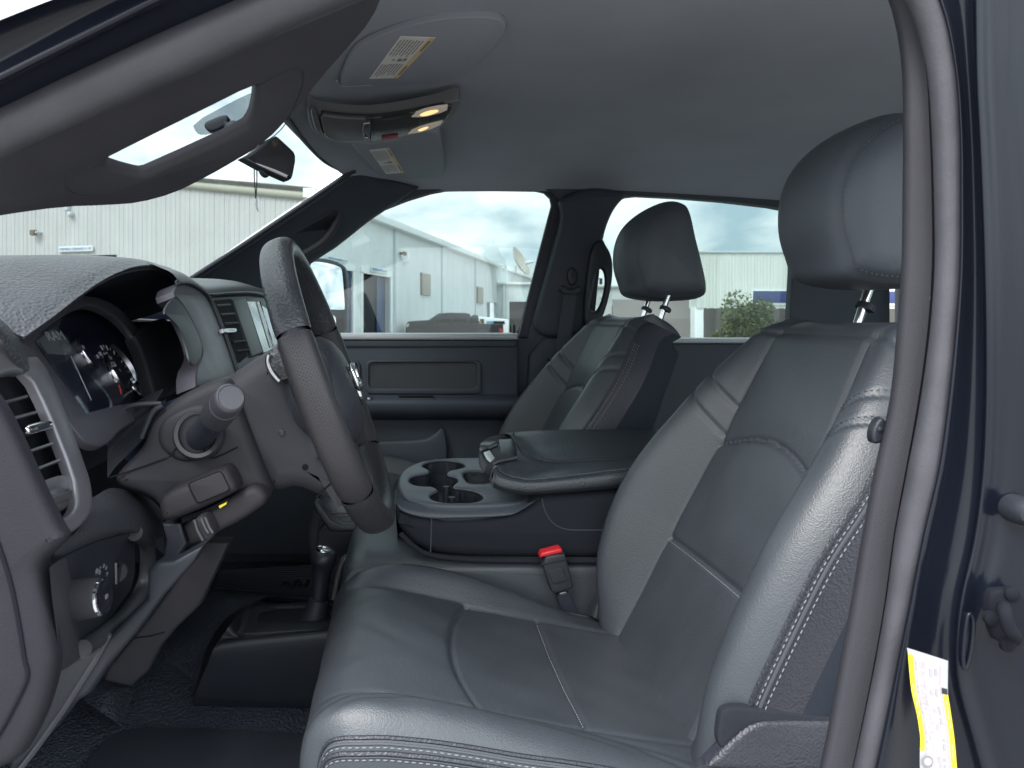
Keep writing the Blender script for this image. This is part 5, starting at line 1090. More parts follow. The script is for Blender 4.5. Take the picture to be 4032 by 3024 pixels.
# ================================================================== steering wheel
sw_ = thing('steering_wheel', 'black leather wrapped steering wheel with perforated grips and chrome badge', 'steering wheel', (-.099, 1.12, 1.505))
WC = np.array((-.099, 1.12, 1.505)); WU = np.array((-.349, 0, .937)); WL = np.array((0, 1, 0)); WN = np.array((.937, 0, .349))
def perf():
    if 'perforated' in MATS: return MATS['perforated']
    m = mat('perforated', (.10, .095, .105), .42, spec=.45); t = m.node_tree; b = t.nodes['Principled BSDF']
    uv = t.nodes.new('ShaderNodeUVMap'); mp_ = t.nodes.new('ShaderNodeMapping'); mp_.inputs['Scale'].default_value = (300, 300, 1); mp_.inputs['Rotation'].default_value = (0, 0, R(45))
    fr = t.nodes.new('ShaderNodeVectorMath'); fr.operation = 'FRACTION'; sb_ = t.nodes.new('ShaderNodeVectorMath'); sb_.operation = 'SUBTRACT'; sb_.inputs[1].default_value = (.5, .5, 0)
    ln = t.nodes.new('ShaderNodeVectorMath'); ln.operation = 'LENGTH'; mr = t.nodes.new('ShaderNodeMapRange'); mr.inputs[1].default_value = .16; mr.inputs[2].default_value = .26
    t.links.new(uv.outputs[0], mp_.inputs[0]); t.links.new(mp_.outputs[0], fr.inputs[0]); t.links.new(fr.outputs[0], sb_.inputs[0]); t.links.new(sb_.outputs[0], ln.inputs[0]); t.links.new(ln.outputs[1], mr.inputs[0])
    mc = t.nodes.new('ShaderNodeMix'); mc.data_type = 'RGBA'; mc.inputs[6].default_value = (.012, .012, .015, 1); mc.inputs[7].default_value = (.034, .031, .036, 1)
    t.links.new(mr.outputs[0], mc.inputs[0]); t.links.new(mc.outputs[2], b.inputs['Base Color'])
    bp = t.nodes.new('ShaderNodeBump'); bp.inputs['Strength'].default_value = .6; bp.inputs['Distance'].default_value = .001; t.links.new(mr.outputs[0], bp.inputs['Height']); t.links.new(bp.outputs[0], b.inputs['Normal'])
    return m
grip_l = mat('wheel_leather', (0.03315, 0.03514, 0.04111), .36, bump=('leather', 300, .45, .0016), var=.06, vscale=20, spec=.5)
def rim_seg(name, t0, t1, m, grow=0.0):
    n = max(8, int(abs(t1 - t0) / 1.5)); R_ = []; UVs = []
    for k in range(n + 1):
        th = R(t0 + (t1 - t0) * k / n); e = WU * math.cos(th) - WL * math.sin(th)
        fl_ = min(k, n - k); g_ = 1 - .05 * math.exp(-fl_ / 1.2) + grow
        bow = 1.0
        row = []
        for j in range(33):
            a_ = 2 * math.pi * j / 32
            rr_, rn = .0175 * g_, .0230 * g_
            x = math.cos(a_); y = math.sin(a_)
            sx = abs(x) ** .85 * np.sign(x); sy = abs(y) ** .85 * np.sign(y)
            row.append(WC + e * (.205 + rr_ * sx) + WN * (rn * sy)); UVs.append((th * .205, a_ * .023))
        R_.append(row)
    A_ = np.array(R_); o = mesh(name, *surf_geo(A_), m, sw_, sharp=0)
    ul = o.data.uv_layers.new(name='UVMap'); UVs = np.array(UVs)
    ids = np.zeros(len(o.data.loops), int); o.data.loops.foreach_get('vertex_index', ids); ul.data.foreach_set('uv', UVs[ids].ravel())
    return o
rim = rim_seg
rim('upper_grip', -67, 67, grip_l); rim('side_grip', 68.2, 129, perf()); rim('side_grip', -129, -68.2, perf()); rim('lower_grip', 130.2, 229.8, mat('wheel_leather_d', (0.0257, 0.02509, 0.02938), .42, bump=('leather', 300, .4, .0015), spec=.45))
tube('rim_core', [WC + (WU * math.cos(a_) - WL * math.sin(a_)) * .205 for a_ in np.linspace(0, 2 * math.pi, 72, endpoint=False)], .0165, rubber_d, sw_, closed=True, n=12)
# stitched seam around the inner side of the rim
stitches([[WC + (WU * math.cos(a_) - WL * math.sin(a_)) * .1872 + WN * .006 for a_ in np.linspace(0, 2 * math.pi, 300)]], .004, .003, .0007, thread_d, sw_)
hub_m = mat('hub_pad', (0.036, 0.0384, 0.048), .5, bump=('leather', 420, .3, .0012), spec=.4)
R_ = []
for k, (r, h) in enumerate(((.0, .034), (.03, .033), (.055, .029), (.075, .021), (.088, .008), (.092, -.010), (.088, -.035), (.07, -.055))):
    R_.append([WC + WU * (math.cos(a_) * r * .92 - .012) - WL * math.sin(a_) * r * (1.12 if abs(math.cos(a_)) < .6 else 1.05) + WN * h for a_ in np.linspace(0, 2 * math.pi, 48, endpoint=False)])
mesh('airbag_cover', *surf_geo(np.array(R_), True), hub_m, sw_, sharp=0)
for s_ in (-1, 1):
    rows_ = []
    for f_, w_, h in ((.075, .044, .006), (.12, .034, -.002), (.16, .028, -.004), (.196, .030, -.002)):
        c = WC - WL * s_ * f_ + WU * .012
        rows_.append([c + WU * w_ + WN * (h - .010), c + WU * w_ * .9 + WN * (h + .006), c + WN * (h + .010), c - WU * w_ * .9 + WN * (h + .006), c - WU * w_ + WN * (h - .010), c - WU * w_ * .6 + WN * (h - .022), c + WU * w_ * .6 + WN * (h - .022)])
    grid('spoke', rows_, plastic, sw_, 4, 5, cu=True)
    mb = MB(); c = WC - WL * s_ * .115 + WU * .016 + WN * .010
    pl_s = Pl(c, -WL * s_ * 1.0 if False else WL, WU); slab('control_pad', pl_s, [(-.026, -.022), (.026, -.022), (.030, .0), (.026, .022), (-.026, .022), (-.03, 0)], gloss, sw_, t=.006, b=.002, ck=2, raw=True)
    tube('control_bezel', [pl_s.w(*q, .0) for q in chaikin([(-.028, -.024), (.028, -.024), (.032, .0), (.028, .024), (-.028, .024), (-.032, 0)], 2)], .0018, chrome, sw_, closed=True, n=6)
rows_ = []
for f_, w_, h in ((.07, .045, .0), (.11, .036, -.006), (.15, .032, -.006), (.196, .040, -.002)):
    c = WC - WU * f_
    rows_.append([c + WL * w_ + WN * (h - .008), c + WL * w_ * .9 + WN * (h + .006), c + WN * (h + .010), c - WL * w_ * .9 + WN * (h + .006), c - WL * w_ + WN * (h - .008), c + WN * (h - .02)])
grid('spoke', rows_, grip_l, sw_, 4, 5, cu=True)
# badge: chrome head with curled horns
bd = bpy.data.objects.new('badge', None); link(bd, sw_)
pb_ = Pl(WC + WN * .0335 - WU * .010, WL, WU)
slab('badge_plate', pb_, [(-.028, .026), (.028, .026), (.030, .005), (.018, -.030), (0, -.040), (-.018, -.030), (-.030, .005)], gloss, bd, t=.006, b=.002, ck=2, raw=True)
slab('head', pb_.off(.004), [(-.010, .020), (.010, .020), (.009, 0), (.006, -.022), (0, -.030), (-.006, -.022), (-.009, 0)], chrome, bd, t=.006, b=.002, ck=1, raw=True)
for s_ in (-1, 1):
    tube('horn', crom([pb_.w(s_ * x, y, .004) for x, y in ((.008, .020), (.018, .023), (.027, .014), (.026, -.004), (.017, -.012), (.012, -.005), (.016, .002))], 5), .0036, chrome, bd, n=8)
# ================================================================== overhead
def zpt(u, v, z): Y = -(z - CZ) * FPX / (v - V0); return P(u, v, Y)
def vis(name, label, uv, z0, z1, lab_uv, yl):
    t = thing(name, label, 'sun visor', tuple(zpt(*lab_uv[0], 2.03)), 'sun visors')
    
    pp = [zpt(*q, z0) for q in lab_uv]
    ex = pp[1] - pp[0]; ey = pp[3] - pp[0]
    pl = Pl(pp[0], ex, ey)
    if pl.n[2] > 0: pl = Pl(pp[0], ey, ex)
    return t, pl
lab1 = zB((785, 230), (1012, 240), (768, 500), (583, 506)); lab2 = zB((583, 970), (712, 955), (808, 1115), (692, 1125))
def make_label(t, luv, pl):
    c = [np.array(pl.hit(*q)) for q in luv]
    V, F = slab_geo(pl.off(.0015), c, (), .001, 0); mesh('warning_label', V, F, paper, t, smooth=False)
    def q(s, r): return (c[0] * (1 - s) + c[1] * s) * (1 - r) + (c[3] * (1 - s) + c[2] * s) * r
    o = [q(.84, .0), q(1, 0), q(1, 1), q(.84, 1)]; V, F = slab_geo(pl.off(.0019), o, (), .0003, 0); mesh('amber_band', V, F, amberp, t, smooth=False)
    random.seed(9); mb = MB()
    for k in range(8):
        s = .07 + .092 * k
        for (r0_, r1_) in ((.05, .45), (.60, .96)):
            r = r0_ + random.uniform(0, .04); e = r1_ - random.uniform(0, .12)
            while r < e:
                w_ = random.uniform(.03, .08); r_e = min(e, r + w_)
                V, F = slab_geo(pl.off(.0021), [q(s, r), q(s + .035, r), q(s + .035, r_e), q(s, r_e)], (), .0002, 0); mb.add(V, F); r = r_e + .012
    mb.build('printed_lines', mat('visor_ink', (.25, .24, .24), .8), t, smooth=False)['kind'] = 'stuff'
    mb = MB()
    for (s, r, ds, dr) in ((.45, .475, .12, .05), (.62, .47, .10, .06), (.45, .53, .2, .012), (.28, .49, .08, .03)):
        V, F = slab_geo(pl.off(.0022), [q(s, r), q(s + ds, r), q(s + ds, r + dr), q(s, r + dr)], (), .0002, 0); mb.add(V, F)
    mb.build('pictograms', ink, t, smooth=False)
    mb = MB()
    for r0_, r1_ in ((.06, .30), (.66, .9)):
        V, F = slab_geo(pl.off(.0023), [q(.88, r0_), q(.95, r0_), q(.95, r1_), q(.88, r1_)], (), .0002, 0); mb.add(V, F)
    mb.build('band_print', mat('band_ink', (.3, .22, .12), .8), t, smooth=False)
v1, pv1 = vis('sun_visor', 'folded driver sun visor with large white warning label on the ceiling', [], 2.057, 0, lab1, ())
slab('visor_panel', pv1, zB((560, 275), (470, 340), (420, 450), (395, 520), (400, 560), (470, 566), (620, 556), (1060, 548), (1150, 505), (1300, 400), (1420, 280), (1500, 120), (1100, 110), (760, 190)), visorc, v1, t=.010, b=.002, ck=2, sharp=70)
make_label(v1, lab1, pv1)
tube('visor_edge', crom([pv1.w(*pv1.hit(*q), -.001) for q in zB((372, 525), (385, 550), (430, 562), (520, 556), (600, 552))], 5), .0020, visorc, v1, n=8)
v2, pv2 = vis('sun_visor', 'folded passenger sun visor with small white warning label below the overhead console', [], 2.006, 0, lab2, ())
slab('visor_panel', pv2, zB((440, 910), (700, 900), (1030, 840), (1048, 950), (1075, 1115), (1060, 1150), (1030, 1166), (930, 1178), (760, 1176), (725, 1170), (700, 1142), (640, 1140), (560, 1050), (490, 980)), visorc, v2, t=.025, b=.008, ck=1, sharp=70)
make_label(v2, lab2, pv2)
oc = thing('overhead_console', 'overhead console with two reading lamps and sunglasses bin on the ceiling', 'overhead console', tuple(zpt(1500, 480, 2.0)))
# a plane through the console underside: near edge high, far edge a little lower
oa, ob, od = zpt(*zO((300, 990)), 2.012), zpt(*zO((1400, 900)), 2.020), zpt(*zO((700, 1240)), 1.985)
po_ = Pl(oa, ob - oa, od - oa)
if po_.n[2] > 0: po_ = Pl(oa, od - oa, ob - oa)
grey_m = mat('console_grey', (.10, .10, .105), .4, spec=.5, var=.04, vscale=30)
slab('base', po_.off(-.006), zO((20, 870), (60, 880), (130, 925), (300, 955), (600, 985), (900, 950), (1200, 900), (1450, 840), (1580, 790), (1640, 800), (1640, 860), (1590, 960), (1480, 1060), (1300, 1120), (1000, 1210), (700, 1255), (450, 1255), (250, 1215), (120, 1150), (50, 1060)), mat('console_rim', (.16, .16, .17), .4, spec=.5), oc, t=.03, b=.003, ck=1, sharp=70)
slab('panel', po_, zO((150, 938), (300, 965), (500, 985), (690, 988), (960, 960), (1200, 915), (1500, 852), (1555, 848), (1550, 900), (1500, 990), (1440, 1060), (1200, 1130), (980, 1185), (690, 1228), (450, 1235), (300, 1222), (210, 1190), (170, 1060)), mat('console_gloss', (.055, .053, .052), .18, spec=.6), oc, t=.012, b=.004, ck=1)
slab('sunglasses_bin', po_.off(.004), zO((165, 945), (300, 972), (500, 990), (688, 992), (690, 1224), (450, 1230), (300, 1216), (215, 1186), (180, 1060)), grey_m, oc, t=.008, b=.004, ck=1)
slab('front_trim', po_.off(.003), zO((55, 885), (130, 918), (160, 1040), (205, 1190), (130, 1140), (85, 1040)), silver, oc, t=.012, b=.004, ck=1)
slab('bin_latch', po_.off(.009), zO((615, 1045), (690, 1032), (690, 1202), (622, 1200), (606, 1120)), satin, oc, holes=[zO((630, 1055), (683, 1045), (683, 1190), (640, 1188), (624, 1120))], t=.008, b=.002)
slab('latch_face', po_.off(.006), zO((630, 1055), (683, 1045), (683, 1190), (640, 1188), (624, 1120)), plastic_d, oc, t=.004, b=0)
for k in range(6): tube('latch_rib', [po_.w(*po_.hit(*zO((637 + k * 8, 1060))), .0068), po_.w(*po_.hit(*zO((641 + k * 8, 1185))), .0068)], .0007, plastic_l, oc, n=5)
lampw = mat('lamp_lens', (.5, .48, .46), .25, emis=(1, .8, .6), es=.05)
lampa = mat('lamp_bulb', (.9, .6, .3), .3, emis=(1, .55, .22), es=.55)
for q1, q2 in ((((1125, 968), (1170, 935), (1260, 900), (1400, 870), (1505, 858), (1500, 895), (1430, 925), (1300, 960), (1200, 970)), ((1200, 945), (1290, 905), (1390, 888), (1420, 905), (1340, 940), (1240, 962))),
               (((1088, 1148), (1130, 1110), (1220, 1072), (1330, 1040), (1455, 1010), (1430, 1050), (1330, 1095), (1200, 1132)), ((1180, 1108), (1260, 1075), (1310, 1068), (1290, 1090), (1220, 1120)))):
    lp_ = slab('reading_lamp', po_.off(.003), zO(*q1), lampw, oc, t=.006, b=.001); slab('bulb', po_.off(.0036), zO(*q2), lampa, lp_, t=.002, b=.0005, ck=2)
slab('button_panel', po_.off(.003), zO((1190, 1010), (1280, 985), (1470, 940), (1500, 905), (1515, 920), (1490, 985), (1420, 1010), (1280, 1040), (1195, 1050)), plastic, oc, t=.006, b=.002, ck=1)
slab('rocker', po_.off(.006), zO((1300, 995), (1455, 958), (1455, 985), (1300, 1030)), plastic_d, oc, t=.004, b=.001, ck=1)
slab('button', po_.off(.004), zO((810, 985), (1000, 955), (1090, 935), (1050, 960), (960, 985), (820, 1000)), plastic_d, oc, t=.004, b=.001)
slab('emergency_button', po_.off(.004), zO((808, 1195), (900, 1180), (985, 1172), (980, 1185), (930, 1200), (815, 1212)), mat('emergency_red', (.35, .06, .1), .3), oc, t=.004, b=.001)
slab('bin_gap', po_.off(.0085), zO((693, 985), (698, 985), (698, 1230), (693, 1230)), groove, oc, t=.008, b=0)
# dome lamp sliver at the rear
dl = thing('dome_lamp', 'thin amber lit dome lamp edge on the ceiling above the driver headrest', 'lamp', tuple(zpt(3335, 480, 2.0)))
zc = 2.048
dlp = Pl(zpt(*zL((1270, 650)), zc), zpt(*zL((1375, 608)), zc) - zpt(*zL((1195, 680)), zc), (0, -1, 0))
if dlp.n[2] > 0: dlp = Pl(dlp.o, -dlp.ex, dlp.ey)
slab('lamp_body', dlp, zL((1160, 655), (1200, 645), (1290, 612), (1385, 600), (1380, 612), (1290, 645), (1200, 688), (1165, 675)), plastic_l, dl, t=.01, b=.002)
slab('lit_lens', dlp.off(.003), zL((1262, 650), (1300, 628), (1375, 608), (1340, 630), (1280, 656)), mat('dome_glow', (.9, .7, .3), .4, emis=(1, .72, .2), es=1.0), dl, t=.004, b=.001)
# ================================================================== mirrors
rm = thing('rear_view_mirror', 'black rear view mirror hanging below the ceiling at the windscreen top', 'mirror', tuple(P(*zA((1780, 980)), 1.45)))
plm = Pl(P(*zA((1800, 1010)), 1.42), np.array((.82, .58, 0)), (.0, 0, 1))
mo_ = zR((262, 415), (300, 395), (380, 332), (406, 321), (418, 328), (468, 374), (482, 388), (489, 405), (489, 430), (478, 488), (472, 502), (460, 510), (444, 504), (335, 455))
mc_ = np.mean(np.array(mo_), 0)
slab('housing', plm, mo_, rubber_d, rm, t=.022, b=.003, sharp=50)
slab('mirror_glass', plm.off(.001), [tuple(mc_ + (np.array(q) - mc_) * .90) for q in mo_], mat('mirror_glass', (.22, .21, .21), .04, metal=1.0), rm, t=.003, b=.0006)  # glass darkened by colour to give a dark reflection
slab('flip_tab', plm.off(-.006), zA((1682, 1075), (1720, 1090), (1748, 1140), (1735, 1150), (1710, 1135), (1695, 1110)), plastic_d, rm, t=.012, b=.003, ck=1)
# mount seen through the handle opening, with the camera cover on the glass
mtp = P(*zA((1400, 800)), 1.42)
slab('mount_foot', Pl(mtp, (1, 0, .25), (.3, 0, .8)), zA((1318, 800), (1340, 782), (1440, 740), (1478, 745), (1478, 790), (1450, 815), (1400, 845), (1350, 850), (1325, 830)), rubber_d, rm, t=.02, b=.004, ck=1)
tube('mount_arm', crom(P3([(*zA((1450, 805)), 1.42), (*zA((1490, 822)), 1.42), (*zA((1540, 825)), 1.41), (*zA((1600, 850)), 1.41), (*zA((1700, 930)), 1.42)]), 4), .007, rubber_d, rm, n=10)
lathe('ball_joint', P(*zA((1505, 825)), 1.415), (.6, 0, .3), [(.004, -.016), (.0105, -.008), (.0115, 0), (.0105, .008), (.004, .016)], rubber_d, rm, 16)
slab('dotted_patch', Pl(P(*zA((1500, 720)), 1.445), (1, 0, .25), (.3, 0, .8)), zA((1245, 800), (1500, 660), (1650, 590), (1700, 600), (1660, 760), (1560, 830), (1420, 855), (1310, 878), (1270, 860)), glass('dot_screen', (.55, .58, .6), .3), rm, t=.001, b=0, ck=1)
hc = thing('hanging_cord', 'thin black loop of cord with small clip hanging from the rear view mirror', 'cord', tuple(P(*zA((1655, 1200)), 1.45)))
mb = MB()
mb.add(*tube_geo(crom(P3([(*zA((1648, 1040)), 1.45), (*zA((1648, 1150)), 1.45), (*zA((1655, 1250)), 1.45), (*zA((1656, 1285)), 1.45)]), 5), .0011, n=6)); mb.add(*tube_geo(crom(P3([(*zA((1662, 1050)), 1.45), (*zA((1665, 1150)), 1.45), (*zA((1661, 1250)), 1.45), (*zA((1657, 1285)), 1.45)]), 5), .0011, n=6))
mb.build('loop', rubber_d, hc)
slab('clip', side(1.45), zA((1650, 1285), (1662, 1285), (1668, 1310), (1664, 1335), (1676, 1372), (1666, 1370), (1655, 1335), (1650, 1310)), satin, hc, t=.003, b=.0008, ck=1)
# outside mirror
om = thing('side_mirror', 'tall towing side mirror outside the far window behind the steering wheel', 'mirror', tuple(P(*zM((200, 850)), 2.62)))
pom = side(2.68)
slab('housing', pom, zM((20, 640), (60, 620), (130, 605), (220, 620), (300, 650), (345, 680), (360, 740), (372, 900), (368, 1040), (366, 1100), (360, 1285), (100, 1320), (30, 1100), (20, 800)), rubber_d, om, t=.10, b=.02, ck=1, sharp=70)
slab('mirror_glass', Pl(P(*zM((200, 850)), 2.60), (.95, 1, 0), (-.17, .16, 1)), zM((50, 650), (110, 640), (220, 658), (290, 680), (322, 700), (332, 780), (352, 1050), (345, 1062), (190, 1058), (60, 1050), (40, 840)), chrome, om, t=.003, b=.001, ck=1)
slab('lower_glass', Pl(P(*zM((230, 1180)), 2.60), (.95, 1, 0), (-.17, .16, 1)), zM((205, 1108), (268, 1112), (275, 1180), (255, 1260), (205, 1270)), chrome, om, t=.003, b=.001, ck=1)
tube('arm', P3([(*zM((150, 1330)), 2.62), (*zM((60, 1360)), 2.5), (*zM((40, 1380)), 2.40)]), .02, rubber_d, om, n=10)
# ================================================================== outside: workshop yard
def wallmat(name, col, sc, st, dr='ribX'): return mat(name, col, .6, bump=(dr, sc, st, .02), var=.05, vscale=.8)
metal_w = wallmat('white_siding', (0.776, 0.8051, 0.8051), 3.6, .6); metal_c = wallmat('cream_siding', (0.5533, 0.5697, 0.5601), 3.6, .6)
trimw = mat('white_trim', (.86, .88, .87), .5); trimg = mat('grey_trim', (.55, .60, .62), .55); blue = mat('blue_paint', (.02, .05, .13), .45); navy = mat('navy_sign', (.035, .05, .16), .5)
darkin = mat('interior_shade_black', (0.00375, 0.0045, 0.0075), .8); rust = mat('rusty_louvre', (.20, .165, .125), .7, var=.2, vscale=6)  # near-black paints the shade of the unlit interiors behind the doorways
C0 = np.array((-3.36, 29.1)); dr_ = np.array((.305, 1.0)); dr_ /= np.linalg.norm(dr_)
pw = Pl((C0[0], C0[1], 0), (dr_[0], dr_[1], 0), (0, 0, 1))               # side wall, outward normal to the right
EH = CZ + 4.56
shop = thing('workshop_building', 'long white ribbed metal workshop with open bay doors and wall louvres', 'building', (C0[0], C0[1], 0))
def wl(uvs): return [np.array(pw.hit(*q)) for q in uvs]
door1 = wl(zM((500, 742), (740, 785), (735, 1500), (493, 1500))); door0 = wl(zM((365, 712), (412, 716), (405, 1500), (330, 1500)))
LW = 66.0
def rect(x0, x1, y0, y1): return [(x0, y0), (x1, y0), (x1, y1), (x0, y1)]
d1x = (door1[0][0], door1[1][0]); d1h = pw.hit(*zM((600, 758)))[1]
d0x1 = wl([zM((412, 716)), zM((412, 900))])[0][0]; d0 = (d0x1 - 4.0, d0x1)
d2 = wl(zM((1585, 1003), (1672, 1010))); d2x = (d2[0][0], d2[1][0])
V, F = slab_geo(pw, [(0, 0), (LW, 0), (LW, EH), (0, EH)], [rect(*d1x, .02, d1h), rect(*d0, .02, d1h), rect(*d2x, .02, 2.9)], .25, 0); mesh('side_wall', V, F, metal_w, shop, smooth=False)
pgw = Pl((C0[0], C0[1], 0), (dr_[1], -dr_[0], 0), (0, 0, 1))           # gable end, runs to the left (negative x)
gx = lambda q: pgw.hit(*q)
sgd = [np.array(pgw.hit(*q)) for q in zA((290, 1655), (440, 1640))]
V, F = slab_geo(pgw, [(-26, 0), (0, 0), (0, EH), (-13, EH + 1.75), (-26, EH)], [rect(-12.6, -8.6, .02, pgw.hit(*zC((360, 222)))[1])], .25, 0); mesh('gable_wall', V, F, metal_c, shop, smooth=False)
slab('door_opening', pgw.off(-.2), rect(-13, -8, 0, 5), darkin, shop, t=.1, b=0, raw=True)  # black sheet in the doorway, interior shade put into its colour
def ribs(name, pl, x0, x1, pitch, spans, m, par, wd=.05, dp=.022):
    mb = MB(); x = x0 + pitch * .5
    while x < x1:
        for z0, z1 in spans(x):
            for (a, b, h) in ((x - wd, x - wd * .45, 0),):
                q = [pl.w(x - wd, z0, .003), pl.w(x - wd * .4, z0, dp), pl.w(x + wd * .4, z0, dp), pl.w(x + wd, z0, .003)]
                r = [pl.w(x - wd, z1, .003), pl.w(x - wd * .4, z1, dp), pl.w(x + wd * .4, z1, dp), pl.w(x + wd, z1, .003)]
                mb.add(q + r, [(0, 1, 5, 4), (1, 2, 6, 5), (2, 3, 7, 6)])
        x += pitch
    o = mb.build(name, m, par, smooth=False); o['kind'] = 'stuff'; return o
def sp_side(x):
    for a, b, h in ((d0[0] - .3, d0[1] + .3, d1h + .3), (d1x[0] - .3, d1x[1] + .3, d1h + .3), (d2x[0], d2x[1], 2.95)):
        if a - .1 < x < b + .1: return [(h, EH)]
    return [(0, EH)]
ribs('wall_ribs', pw, 0, LW, .25, sp_side, metal_w, shop)
dgh = pgw.hit(*zC((360, 222)))[1]
ribs('wall_ribs', pgw, -26, 0, .22, lambda x: [(dgh if -12.7 < x < -8.5 else 0, EH + 1.75 * (1 - abs(x + 13) / 13))], metal_c, shop)
tube('gable_trim', [pgw.w(-13, EH + 1.75, .05), pgw.w(-6, EH + .81, .05), pgw.w(.1, EH, .05)], .16, mat('eave_tan', (.44, .44, .37), .6), shop, n=8)
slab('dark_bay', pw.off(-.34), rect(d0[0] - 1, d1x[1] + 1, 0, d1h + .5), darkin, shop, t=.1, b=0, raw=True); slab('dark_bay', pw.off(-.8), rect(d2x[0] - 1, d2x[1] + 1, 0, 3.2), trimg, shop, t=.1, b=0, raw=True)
slab('eave_gutter', pw.off(.35), rect(-.3, LW, EH - .05, EH + .30), trimw, shop, t=.5, b=.03, raw=True)
rfp = [pw.w(-.3, EH + .30, .3), pw.w(LW, EH + .30, .3), pw.w(LW, EH + 2.0, -13), pw.w(-.3, EH + 2.0, -13)]
mesh('roof', rfp, [(0, 1, 2, 3)], trimw, shop, smooth=False)
for (dx, h) in ((d1x, d1h), (d0, d1h)):
    slab('door_frame', pw.off(.06), rect(dx[0] - .28, dx[0], 0, h + .05), trimw, shop, t=.3, b=0, raw=True); slab('door_frame', pw.off(.06), rect(dx[1], dx[1] + .28, 0, h + .05), trimw, shop, t=.3, b=0, raw=True)
    slab('door_lintel', pw.off(.06), rect(dx[0] - .28, dx[1] + .28, h, h + .30), trimw, shop, t=.3, b=0, raw=True)
slab('blue_jamb', pw.off(-.26), rect(d1x[1] - (d1x[1] - d1x[0]) * .30, d1x[1], 0, d1h), blue, shop, t=.05, b=0, raw=True)
slab('blue_jamb', pw.off(-.06), rect(d0[1] - .9, d0[1], 0, d1h), blue, shop, t=.6, b=0, raw=True)
for q in ((775, 390), (1188, 540), (1480, 650)):
    x = pw.hit(*zM(q))[0]; w_ = .12 if q[0] < 1000 else .14; slab('downspout', pw.off(.12), rect(x - w_, x + w_ * .6, 0, EH - .05), trimg, shop, t=.12, b=.02, raw=True)
for uv in ((1004, 728, 1084, 740, 1076, 945), (1494, 850, 1545, 858, 1540, 1018)):
    a = pw.hit(*zM((uv[0], uv[1]))); b = pw.hit(*zM((uv[2], uv[5]))); y1, y0 = pw.hit(*zM((uv[0], uv[1] + 8)))[1], pw.hit(*zM((uv[0], uv[5] - 15)))[1]
    lo = slab('louvre', pw.off(.08), rect(a[0], b[0], y0, y1), rust, shop, holes=[], t=.1, b=.01, raw=True)
    n_ = 11
    for k in range(n_):
        yy = y0 + (y1 - y0) * (k + .5) / n_; slab('blade', pw.off(.14), rect(a[0] + .08, b[0] - .08, yy - .045, yy + .035), mat('louvre_blade', (.52, .48, .40), .6), lo, t=.05, b=.01, raw=True)
def sign(parent_label, pl, uv, body, col=(.25, .4, .55)):
    s = thing('clearance_sign', parent_label, 'sign', tuple(pl.w(*pl.hit(*uv[0]))), 'overhead clearance signs')
    c = [np.array(pl.hit(*q)) for q in uv]; xs = [q[0] for q in c]; ys = [q[1] for q in c]; x0, x1 = min(xs), max(xs); h = abs(pl.hit(*uv[0])[1] - pl.hit(*uv[3])[1]); yc = (pl.hit(*uv[0])[1] + pl.hit(*uv[3])[1]) / 2
    slab('board', pl.off(.14), rect(x0, x1, yc - h / 2, yc + h / 2), mat('sign_white', (.74, .78, .80), .5), s, t=.05, b=.01, raw=True)
    o = text('lettering', body, pl.off(.15), (x0 + x1) / 2, yc, h * .62, mat('sign_blue', (.12, .26, .42), .6), s, z=.01, ext=.003)
    wd = max((v.co - o.data.vertices[0].co).length for v in o.data.vertices)
    k = (x1 - x0) * .92 / max(wd, .01)
    ex = Vector(pl.ex); ctr = Vector(pl.w((x0 + x1) / 2, yc, .16))
    for v in o.data.vertices:
        d = (v.co - ctr).dot(ex); v.co = v.co + ex * d * (k - 1)
    return s
sign('white overhead clearance sign above the open bay door with blue jamb', pw, zM((556, 682), (692, 712), (690, 752), (556, 728)), "OVERHEAD CLEARANCE 11'-10\"")
sign('white overhead clearance sign above the side mirror', pw, zM((165, 588), (345, 635), (345, 672), (165, 626)), "OVERHEAD CLEARANCE 11'-10\"")
sign('white overhead clearance sign seen through the windscreen above the gauge hood', pgw, zC((480, 145), (750, 150), (748, 190), (482, 188)), "OVERHEAD CLEARANCE 11'-10\"")
lamp = thing('wall_lamp', 'small beige floodlight high on the gable wall above the gauge hood', 'floodlight', tuple(pgw.w(*pgw.hit(*zA((245, 1510))))))
c = pgw.hit(*zA((245, 1510))); slab('head', pgw.off(.35), rect(c[0] - .12, c[0] + .10, c[1] - .12, c[1] + .10), rust, lamp, t=.2, b=.02, raw=True); tube('bracket', [pgw.w(c[0] + .15, c[1], .3), pgw.w(c[0] + .2, c[1], 0)], .05, trimg, lamp, n=8)
cm = thing('security_camera', 'small security camera on a bracket under the pillar handle', 'camera', tuple(pgw.w(*pgw.hit(*zA((450, 1370))))))
c = pgw.hit(*zA((445, 1365))); slab('bracket', pgw.off(.2), rect(c[0] - .1, c[0] + .1, c[1], c[1] + .4), trimg, cm, t=.2, b=.01, raw=True); c2 = pgw.hit(*zA((470, 1390))); tube('arm', [pgw.w(c[0], c[1] + .02, .1), pgw.w(c2[0], c2[1], .12)], .035, trimg, cm, n=8); lathe('camera_head', pgw.w(c2[0], c2[1], .05), tuple(pgw.n), [(.11, 0), (.12, .1), (.09, .2), (.03, .22)], trimg, cm, 14)
cl = thing('wall_cameras', 'white wall camera and bracket beside the downspout on the workshop wall', 'camera', tuple(pw.w(*pw.hit(*zM((830, 575))))))
c = pw.hit(*zM((825, 573))); tube('bracket', [pw.w(c[0] - .25, c[1], .1), pw.w(c[0], c[1], .3)], .06, rust, cl, n=8); lathe('camera_head', pw.w(c[0], c[1], .25), tuple(pw.ex), [(.10, 0), (.11, .15), (.08, .3)], rust, cl, 12)
